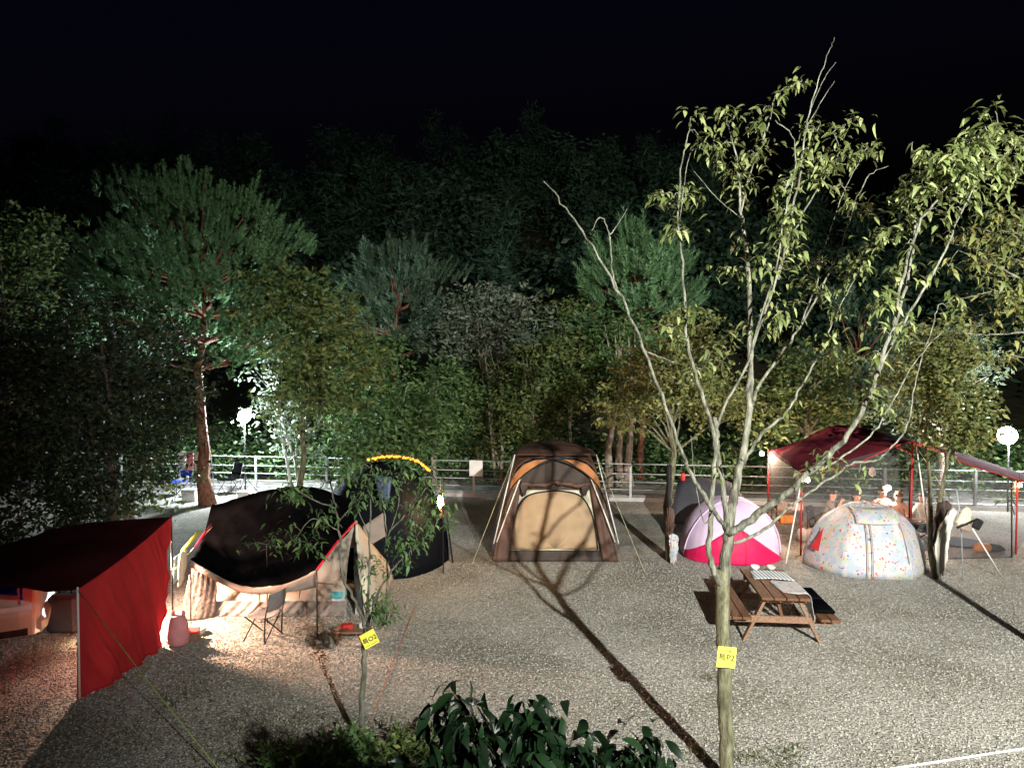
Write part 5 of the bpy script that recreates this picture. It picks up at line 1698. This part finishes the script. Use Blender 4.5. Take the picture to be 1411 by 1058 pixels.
def tree_p2():
    D = 7.35
    base = G(1004, 1078)
    root = empty("young_tree", (base.x, base.y, 0), "tall young pale-barked tree carrying the yellow P2 sign", "tree")
    D = base.y
    bp, bm_ = M['bark_pale'], M['bark_moss']
    br = [
        ([(1004, 1080, D), (1000, 980, D), (997, 890, D), (995, 830, D), (996, 785, D)], .074, .066, "trunk", bm_),
        ([(997, 800, D), (1003, 740, D + .02), (1010, 690, D + .05), (1020, 640, D + .1), (1030, 592, D + .15), (1034, 500, D + .3), (1033, 400, D + .4), (1026, 330, D + .5), (1021, 290, D + .55), (1018, 230, D + .6), (1005, 180, D + .7)], .06, .006, "stem", bp),
        ([(994, 808, D), (982, 780, D - .05), (977, 755, D - .08), (980, 706, D - .12), (985, 642, D - .15), (982, 590, D - .2), (962, 530, D - .3), (945, 455, D - .35), (942, 382, D - .4), (934, 300, D - .45), (940, 215, D - .5), (950, 180, D - .5)], .036, .005, "stem", bp),
        ([(1000, 745, D), (1000, 706, D - .05), (991, 640, D - .1), (988, 600, D - .1), (985, 575, D - .1)], .03, .022, "branch", bp),
        ([(987, 590, D - .1), (1002, 552, D - .05), (1030, 500, D - .1), (1042, 454, D - .15), (1067, 378, D - .25), (1080, 300, D - .3), (1093, 250, D - .35), (1093, 191, D - .4), (1068, 166, D - .45)], .016, .004, "branch", bp),
        ([(1000, 730, D), (975, 690, D - .2), (951, 651, D - .35), (923, 579, D - .6), (889, 484, D - .9), (855, 409, D - 1.1), (810, 331, D - 1.3), (776, 284, D - 1.45), (749, 250, D - 1.5)], .026, .004, "branch", bp),
        ([(850, 398, D - 1.12), (843, 370, D - 1.15), (840, 325, D - 1.2), (828, 299, D - 1.2), (815, 318, D - 1.25)], .01, .003, "branch", bp),
        ([(840, 325, D - 1.2), (852, 308, D - 1.2), (864, 288, D - 1.2)], .006, .002, "branch", bp),
        ([(889, 484, D - .9), (915, 494, D - .7), (940, 502, D - .6)], .008, .003, "branch", bp),
        ([(1003, 735, D), (1045, 708, D - .15), (1081, 681, D - .3), (1113, 653, D - .4), (1147, 622, D - .5), (1179, 582, D - .6), (1200, 540, D - .65), (1212, 505, D - .7), (1239, 428, D - .7), (1255, 360, D - .7), (1262, 300, D - .7), (1259, 242, D - .7), (1257, 196, D - .7)], .042, .004, "branch", bp),
        ([(1232, 450, D - .7), (1240, 400, D - .8), (1262, 320, D - .9), (1290, 275, D - .95), (1320, 240, D - 1.0), (1365, 195, D - 1.0)], .018, .004, "branch", bp),
        ([(1205, 520, D - .68), (1245, 445, D - .5), (1295, 358, D - .4), (1325, 292, D - .35), (1355, 242, D - .3), (1400, 200, D - .3)], .016, .004, "branch", bp),
        ([(1000, 752, D), (1049, 732, D + .15), (1091, 696, D + .3), (1135, 665, D + .4), (1172, 640, D + .5), (1207, 633, D + .5), (1234, 610, D + .5), (1254, 575, D + .5), (1262, 520, D + .5), (1285, 450, D + .5), (1293, 420, D + .5)], .02, .004, "branch", bp),
        ([(1113, 655, D - .4), (1155, 632, D - .1), (1200, 600, D), (1226, 560, D), (1260, 500, D), (1300, 455, D)], .014, .004, "branch", bp),
        ([(1022, 640, D + .1), (1048, 600, D + .2), (1082, 570, D + .25), (1105, 530, D + .3), (1128, 489, D + .35), (1154, 428, D + .4), (1179, 383, D + .45)], .022, .004, "branch", bp),
        ([(1032, 570, D + .17), (1048, 529, D + .3), (1075, 490, D + .4), (1103, 449, D + .5), (1130, 400, D + .55), (1154, 353, D + .6), (1174, 292, D + .6), (1195, 245, D + .6), (1224, 229, D + .6)], .02, .003, "branch", bp),
        ([(1028, 540, D + .2), (1040, 470, D + .1), (1063, 403, D + .05), (1093, 323, D), (1120, 270, D), (1138, 242, D), (1152, 222, D)], .018, .003, "branch", bp),
        ([(1072, 385, D + .05), (1090, 300, D - .1), (1104, 230, D - .2), (1112, 170, D - .2), (1125, 120, D - .25), (1140, 78, D - .25), (1150, 52, D - .25)], .015, .002, "branch", bp),
        ([(1117, 150, D - .22), (1135, 110, D - .3), (1152, 86, D - .3)], .005, .002, "branch", bp),
        ([(1112, 175, D - .2), (1132, 140, D - .1), (1150, 112, D - .1)], .005, .002, "branch", bp),
        ([(1103, 449, D + .5), (1125, 390, D + .7), (1140, 330, D + .8), (1160, 270, D + .85), (1185, 220, D + .85)], .011, .003, "branch", bp),
        ([(1020, 300, D + .55), (990, 275, D + .6), (968, 250, D + .6), (956, 236, D + .6)], .006, .002, "branch", bp),
        ([(1044, 215, D + .5), (1060, 170, D + .5), (1070, 130, D + .5), (1105, 112, D + .5)], .008, .003, "branch", bp),
        ([(1021, 295, D + .55), (1030, 250, D + .5), (1046, 205, D + .5), (1060, 168, D + .5)], .011, .006, "branch", bp),
        ([(985, 700, D - .12), (970, 720, D - .25), (958, 660, D - .3), (952, 600, D - .3)], .009, .002, "branch", bp),
        ([(936, 305, D - .45), (950, 215, D - .4), (968, 205, D - .4)], .005, .002, "branch", bp),
    ]
    Z = [(500, 320), (540, 320), (580, 310), (620, 325), (600, 345), (545, 385), (580, 400), (610, 380), (570, 440), (600, 470), (625, 440), (640, 490), (675, 495), (620, 515), (630, 550), (655, 415), (690, 410), (700, 380), (680, 350), (720, 295), (745, 260), (800, 222), (770, 240),
         (400, 540), (430, 530), (470, 515), (485, 540), (445, 565), (455, 620), (490, 635), (640, 660), (620, 740), (690, 720), (660, 750), (720, 740),
         (820, 345), (845, 360), (810, 395), (830, 420), (940, 325), (960, 335), (885, 365), (860, 440), (890, 450), (940, 410), (970, 415), (995, 410), (930, 430), (770, 490), (760, 510), (830, 495), (860, 500), (900, 510), (930, 520), (980, 545), (950, 560), (750, 580), (790, 575), (770, 640), (740, 630), (710, 680), (740, 690), (780, 700), (830, 720), (870, 720), (920, 710), (960, 700), (990, 680), (1020, 660), (1040, 640), (980, 730), (930, 750), (850, 780), (800, 780), (790, 830), (740, 880), (700, 900), (660, 880), (740, 830), (880, 800), (890, 865), (480, 850), (510, 840), (460, 890), (500, 870), (860, 940), (900, 960), (930, 965), (880, 985), (530, 1000), (560, 960),
         (1340, 345), (1310, 360), (1370, 375), (1390, 400), (1260, 385), (1290, 400), (1330, 410), (1160, 420), (1180, 440), (1210, 430), (1130, 430), (1230, 460), (1260, 470), (1310, 460), (1350, 450), (1390, 470), (1100, 500), (1110, 530), (1150, 520), (1190, 530), (1220, 570), (1260, 540), (1290, 560), (1080, 560), (1120, 590), (1090, 620), (1060, 640), (1050, 750), (1030, 800), (1010, 830), (1140, 760), (1100, 730), (1220, 810), (1240, 830), (1200, 840), (1060, 890), (1010, 900), (1100, 900), (1190, 640), (1280, 430), (1240, 500), (1170, 480), (1140, 480), (1200, 480)]
    tufts = [z1(*p) for p in Z] + [(975, 545), (968, 510), (1008, 620), (1000, 650), (1130, 635), (1152, 642), (1198, 545), (1210, 530), (1225, 560), (1150, 475), (1165, 482), (1090, 560), (1400, 180), (1385, 200), (1405, 215), (1375, 225), (1350, 190), (1340, 215), (1365, 250), (1390, 250), (1330, 200), (1310, 215), (1300, 240), (1320, 260), (1410, 195), (1370, 180), (1345, 235), (1285, 225), (1270, 250)]
    n = build_traced_tree(root, br, tufts, bm_, bp, M['leaf_fore'], M['leaf_fore_o'], .09, 300, 12, .17, 120, seed=3)
    c = P(1001, 905, D - .13)
    s = plate(root, c, .185, .2, .1, .05, "특P2")
    s["label"] = "yellow sign reading P2 with an arrow on the taller trunk"


tree_p2()


def tree_small():
    base = G(498, 1030)
    D = base.y
    root = empty("young_tree", (base.x, base.y, 0), "small slender tree carrying the tilted yellow sign in front of the tents", "tree")
    b = M['bark_pale']
    br = [
        ([(498, 1032, D), (499, 960, D), (502, 900, D), (505, 862, D)], .034, .03, "trunk", b),
        ([(505, 866, D), (490, 830, D - .1), (472, 790, D - .15), (468, 740, D - .2), (462, 700, D - .25), (456, 668, D - .3), (452, 640, D - .3)], .022, .006, "stem", b),
        ([(505, 866, D), (508, 800, D + .1), (510, 740, D + .15), (512, 680, D + .2), (512, 640, D + .2)], .02, .005, "stem", b),
        ([(506, 864, D), (520, 820, D - .1), (545, 780, D - .2), (570, 755, D - .3), (600, 725, D - .3)], .017, .004, "stem", b),
        ([(506, 868, D), (530, 858, D), (534, 800, D + .1), (532, 730, D + .15), (527, 680, D + .2), (524, 645, D + .2)], .016, .004, "stem", b),
        ([(533, 735, D + .15), (560, 708, D + .1), (585, 676, D), (600, 660, D)], .011, .003, "branch", b),
        ([(462, 700, D - .25), (435, 690, D - .4), (405, 672, D - .5), (395, 670, D - .5)], .009, .003, "branch", b),
        ([(466, 730, D - .2), (430, 715, D - .3), (400, 750, D - .4), (375, 752, D - .4)], .008, .003, "branch", b),
        ([(510, 740, D + .15), (492, 700, D + .1), (488, 680, D + .1)], .007, .003, "branch", b),
        ([(466, 720, D - .2), (482, 700, D - .3), (494, 680, D - .3)], .007, .003, "branch", b),
        ([(455, 665, D - .3), (440, 660, D - .3), (432, 640, D - .3)], .006, .003, "branch", b),
        ([(534, 740, D + .1), (548, 700, D), (550, 670, D)], .007, .003, "branch", b),
    ]
    tu = [(375, 750), (390, 752), (408, 745), (425, 752), (437, 760), (440, 725), (452, 712), (435, 735), (400, 683), (412, 675), (470, 655), (480, 645), (495, 640), (500, 660), (510, 655), (520, 650), (540, 655), (555, 660), (565, 650), (575, 665), (585, 660), (560, 640), (545, 630), (590, 690), (600, 700), (580, 710), (570, 720), (560, 735), (550, 750), (575, 745), (590, 730), (605, 715), (600, 680), (540, 690), (555, 700), (510, 770), (520, 780), (512, 790), (530, 690), (555, 775), (565, 770), (548, 760), (525, 845), (535, 835), (528, 825), (518, 835), (530, 855), (470, 640), (450, 650), (485, 690), (612, 700), (596, 712), (460, 660), (518, 672), (505, 682), (520, 830)]
    build_traced_tree(root, br, tu, b, b, M['leaf_green'], M['leaf_green'], .072, 0, 11, .17, 75, seed=5)
    c = P(509, 880, D - .09)
    s = plate(root, c, .165, .165, -.42, .35, "특O2", False)
    s["label"] = "tilted yellow sign reading O2 on the slender tree"


tree_small()


def right_tree():
    base = Vector((P(1500, 700, 9.5).x, 9.5, 0))
    root = empty("young_tree", (base.x, base.y, 0), "yellow-brown leaved tree reaching in beside the tall signed tree", "tree")
    D = 9.5
    b = M['bark_pale']
    y0 = 500 + 4.2 / D * 1000
    br = [([(1500, y0, D), (1495, 700, D), (1490, 500, D), (1480, 350, D), (1470, 250, D)], .08, .02, "trunk", b),
          ([(1492, 520, D), (1430, 462, D - .1), (1370, 462, D - .2), (1330, 458, D - .3)], .02, .004, "branch", b),
          ([(1490, 460, D), (1430, 400, D - .3), (1380, 370, D - .4), (1320, 345, D - .5)], .02, .004, "branch", b),
          ([(1486, 400, D), (1440, 330, D + .1), (1390, 305, D + .2), (1350, 295, D + .2)], .018, .004, "branch", b),
          ([(1492, 540, D), (1440, 500, D), (1395, 490, D), (1375, 492, D)], .015, .004, "branch", b),
          ([(1488, 430, D), (1430, 372, D + .1), (1370, 350, D + .2), (1310, 335, D + .3)], .014, .003, "branch", b),
          ([(1490, 470, D), (1440, 425, D - .3), (1390, 402, D - .4), (1330, 410, D - .5), (1300, 420, D - .5)], .014, .003, "branch", b),
          ([(1490, 490, D), (1440, 452, D + .2), (1380, 430, D + .3), (1345, 436, D + .3)], .014, .003, "branch", b),
          ([(1486, 410, D), (1450, 345, D - .4), (1400, 322, D - .5), (1360, 318, D - .5)], .014, .003, "branch", b),
          ([(1440, 425, D - .3), (1410, 385, D - .35), (1370, 380, D - .4)], .01, .003, "branch", b)]
    Z = [(1300, 600), (1340, 590), (1380, 580), (1390, 620), (1240, 660), (1190, 720), (1330, 680), (1360, 720), (1400, 700), (1280, 690), (1300, 750), (1320, 800), (1370, 800), (1270, 890), (1310, 895), (1390, 910), (1360, 975), (1400, 960), (1350, 650), (1380, 660), (1300, 640), (1350, 760), (1395, 770), (1400, 830), (1340, 820), (1380, 850), (1330, 740), (1290, 660), (1310, 720)]
    tu = [z1(*p) for p in Z]
    tu += [(x + 60, y + random.uniform(-20, 20)) for x, y in tu[::2]]
    build_traced_tree(root, br, tu, b, b, M['leaf_yellow'], M['leaf_yellow'], .11, 0, 10, .2, 70, seed=9)


right_tree()


def near_bushes():
    rnd = random.Random(4)
    # glossy dark shrub under the camera
    D = 3.5
    base = Vector((P(760, 900, D).x, D, 0))
    root = empty("glossy_shrub", base, "dark glossy-leaved shrub rising below the viewpoint", "shrub")
    mb = MB(); mb.tube([base, base + Vector((.03, 0, 1.2)), base + Vector((0, 0, 2.0))], [.05, .04, .03], 7); mb.build("trunk", M['bark_dark'], root, smooth=True)
    tips = [(625, 955, 3.45), (640, 985, 3.4), (655, 1010, 3.35), (612, 975, 3.6), (720, 965, 3.5), (735, 985, 3.5), (755, 975, 3.55), (700, 1000, 3.4), (745, 1020, 3.3), (790, 1010, 3.5), (815, 1025, 3.5), (775, 1040, 3.4), (900, 1005, 3.7), (880, 1015, 3.6), (860, 1030, 3.5), (895, 1030, 3.6), (830, 1050, 3.3), (680, 1045, 3.3), (640, 1040, 3.3), (720, 1055, 3.2), (800, 1060, 3.3), (670, 985, 3.5), (650, 960, 3.55), (840, 1020, 3.7), (760, 1000, 3.4), (600, 1055, 3.4), (560, 1060, 3.5), (620, 1015, 3.45), (665, 1030, 3.5), (700, 1035, 3.45), (760, 1055, 3.5), (870, 1055, 3.4), (905, 1050, 3.6), (620, 1060, 3.3), (690, 1062, 3.25), (740, 1045, 3.55)]
    meshes = []
    for b in (.5, .8, 1.1):
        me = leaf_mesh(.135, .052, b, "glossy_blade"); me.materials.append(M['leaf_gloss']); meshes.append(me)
    mb = MB()
    count = 0
    for px, py, d in tips:
        c = P(px, py, d)
        mb.tube([base + Vector((0, 0, 1.95)), (base + Vector((0, 0, 2.0))).lerp(c, .5) + Vector((0, 0, -.05)), c], [.014, .01, .004], 5)
        for k in range(8):
            o = bpy.data.objects.new("leaf", rnd.choice(meshes)); COL.objects.link(o); o.parent = root
            o.location = c + Vector((rnd.gauss(0, .045), rnd.gauss(0, .045), rnd.gauss(0, .045))) - base
            o.rotation_euler = (rnd.uniform(-1.1, .25), rnd.uniform(-.6, .6), rnd.random() * 2 * PI)
            s = rnd.uniform(.6, 1.15); o.scale = (s, s, s)
            count += 1
    mb.build("branches", M['bark_dark'], root, smooth=True)
    bv = [np.array([tuple(v.co) for v in m_.vertices]) for m_ in meshes]
    bf = np.array([tuple(p.vertices) for p in meshes[0].polygons])
    Vs, Fs, o_ = [], [], 0
    for k in range(620):
        px, py, d = rnd.choice(tips)
        c = P(px + rnd.gauss(0, 16), py + 8 + abs(rnd.gauss(0, 22)), d + rnd.gauss(0, .1))
        Rm = np.array(Euler((rnd.uniform(-1.1, .2), rnd.uniform(-.6, .6), rnd.random() * 2 * PI)).to_matrix())
        b = rnd.choice(bv) @ Rm.T * rnd.uniform(.5, 1.05) + np.array(tuple(c))
        Vs.append(b); Fs.append(bf + o_); o_ += len(b)
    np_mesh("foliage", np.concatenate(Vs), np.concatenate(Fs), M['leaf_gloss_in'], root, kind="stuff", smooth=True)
    # lower weeds at the foot of the two young trees
    for px, py, n, lab, lm in ((470, 1045, 60, "low dark shrub at the foot of the slender signed tree", 'leaf_green'), (560, 1035, 40, "low rusty shrub beside the foot of the slender signed tree", 'leaf_olive'), (400, 1060, 40, "low weedy shrub at the shaded corner of the gravel", 'leaf_green')):
        g = G(px, py + 20)
        broadleaf("low_shrub", lab, g, [((g.x, g.y, .16), (.34, .3, .2))], M[lm], M['bark_dark'], n, 26, .1, .035, .07, .012, 3, limbs=10, droop=-.2, cat="shrub")
    # grass tufts
    Vs, Fs, off = [], [], 0
    for px, py, s in ((1060, 1050, .35), (1085, 1040, .3), (1030, 1045, .2), (985, 935, .16), (960, 1040, .25), (300, 1050, .6), (360, 1040, .6), (430, 1000, .5), (330, 1000, .5), (250, 960, .5), (180, 1020, .6), (120, 1000, .5), (1100, 1070, .3), (1010, 1065, .2)):
        g = G(px, py)
        n = int(260 * s)
        C = np.array([g.x, g.y, 0]) + RNG.normal(size=(n, 3)) * np.array([s * .45, s * .45, 0])
        V, Fq = leaf_quads(C, .075, .012, -1.1)
        V[:, 2] = np.abs(V[:, 2])
        Vs.append(V); Fs.append(Fq + off); off += len(V)
    n = 900
    y = 6.5 + RNG.random(n) * 12
    x = (RNG.random(n) * 1.7 - .85) * y
    V2, F2 = leaf_quads(np.stack([x, y, np.full(n, .012)], 1), .06, .03, 0)
    V2[:, 2] = .012 + np.abs(V2[:, 2] - .012) * .25
    fl = np_mesh("fallen_leaves", V2, F2, M['leaf_olive'], kind="stuff")
    tag(fl, "dry fallen leaves scattered over the gravel", "leaves")
    o = np_mesh("weeds", np.concatenate(Vs), np.concatenate(Fs), M['grass'], kind="stuff")
    tag(o, "short weeds growing through the near gravel", "weeds")


near_bushes()


# ------------------------------------------------------------------ last small things
def leftovers():
    # green tarpaulin beyond the fence
    rows = [[P(612, 612, 26), P(640, 606, 26), P(668, 600, 26)], [P(618, 617, 25), P(645, 612, 25), P(668, 606, 25)]]
    t = empty("green_tarpaulin", P(640, 610, 25.5), "green tarpaulin stretched behind the fence left of the brown tent", "tarpaulin")
    mb = MB(); mb.grid(sheet(rows, 10, 6)); mb.build("sheet_cloth", M['green_tarp'], t, smooth=True, solid=.005)
    for p in (rows[0][0], rows[0][2], rows[1][0], rows[1][2]):
        mb = MB(); mb.tube([(p.x, p.y, -.3), (p.x, p.y, p.z)], .015, 5); mb.build("pole", M['pole_dark'], t)
    # orange guy line by the small tree, white line at the right bottom
    for a, b, mt, lab in ((P(572, 836, 12.3), G(506, 1006), 'rope_orange', "thin orange guy line slanting down beside the slender tree"), (G(1205, 1062, .02), G(1440, 1026, .02), 'white', "white cord lying along the gravel edge")):
        mb = MB(); mb.tube([a, a.lerp(b, .5) - Vector((0, 0, .0)), b], .006 if mt == 'rope_orange' else .012, 5)
        tag(mb.build("guy_line" if mt == 'rope_orange' else "ground_cord", M[mt], origin=b), lab, "rope")
    # gear by the left lamp
    for px, py, mt, lab in ((247, 675, 'blue', "blue camp chair beside the pine trunk"), (316, 672, 'black_cloth', "black camp chair between the pine trunk and the fence")):
        camp_chair(G(px, py + 8), random.uniform(-1, 1), lab, M[mt], 1.15)
    for px, py, mt, s, lab in ((262, 690, 'white', .2, "white cool box beside the blue camp chair"), (336, 690, 'white', .16, "white pot by the black camp chair"), (348, 690, 'red_p', .14, "small red box by the white pot")):
        g = G(px, py)
        t = empty("cool_box", g, lab, "box")
        mb = MB(); mb.box(g + Vector((0, 0, s * .8)), (s * 2, s * 1.5, s * 1.6)); mb.build("box_body", M[mt], t, bevel=.02)
        mb = MB(); mb.box(g + Vector((0, 0, s * 1.75)), (s * 2.06, s * 1.56, s * .3)); mb.build("lid", M['white'], t, bevel=.015)
    g = G(248, 700)
    t = empty("clothes_rack", g + Vector((0, 1.0, 0)), "clothes rack with pink and white clothes beyond the dark trees", "clothes rack")
    q = g + Vector((0, 1.0, 0))
    for s in (-.5, .5):
        mb = MB(); mb.tube([q + Vector((s, -.25, 0)), q + Vector((s, 0, 1.5)), q + Vector((s, .25, 0))], .014, 5); mb.build("side_frame", M['steel'], t)
    mb = MB(); mb.tube([q + Vector((-.5, 0, 1.5)), q + Vector((.5, 0, 1.5))], .012, 5); mb.build("bar", M['steel'], t)
    for i, mt in enumerate(('white', 'pink', 'white', 'teal_pale')):
        x = -.36 + .24 * i
        mb = MB(); mb.grid(sheet([[q + Vector((x - .1, -.02, 1.49)), q + Vector((x + .1, -.02, 1.49))], [q + Vector((x - .1, -.06, 1.2)), q + Vector((x + .11, -.05, 1.2))], [q + Vector((x - .09, -.04, .95)), q + Vector((x + .1, -.03, .97))]], 6, 6)); mb.build("garment", M[mt], t, smooth=True, solid=.008)
    # floodlight mast behind the viewpoint
    t = empty("floodlight_mast", (FLOOD.x, FLOOD.y - .35, 0), "steel floodlight mast lighting the campsite from behind the viewpoint", "floodlight")
    mb = MB(); mb.tube([(FLOOD.x, FLOOD.y - .35, 0), (FLOOD.x, FLOOD.y - .35, FLOOD.z + .1)], [.09, .06], 10); mb.build("mast", M['steel'], t, smooth=True)
    mb = MB(); mb.box(FLOOD + Vector((0, -.24, .03)), (.5, .12, .4), rot=(-.3, 0, 0)); mb.build("lamp_housing", M['black'], t, bevel=.02)


leftovers()
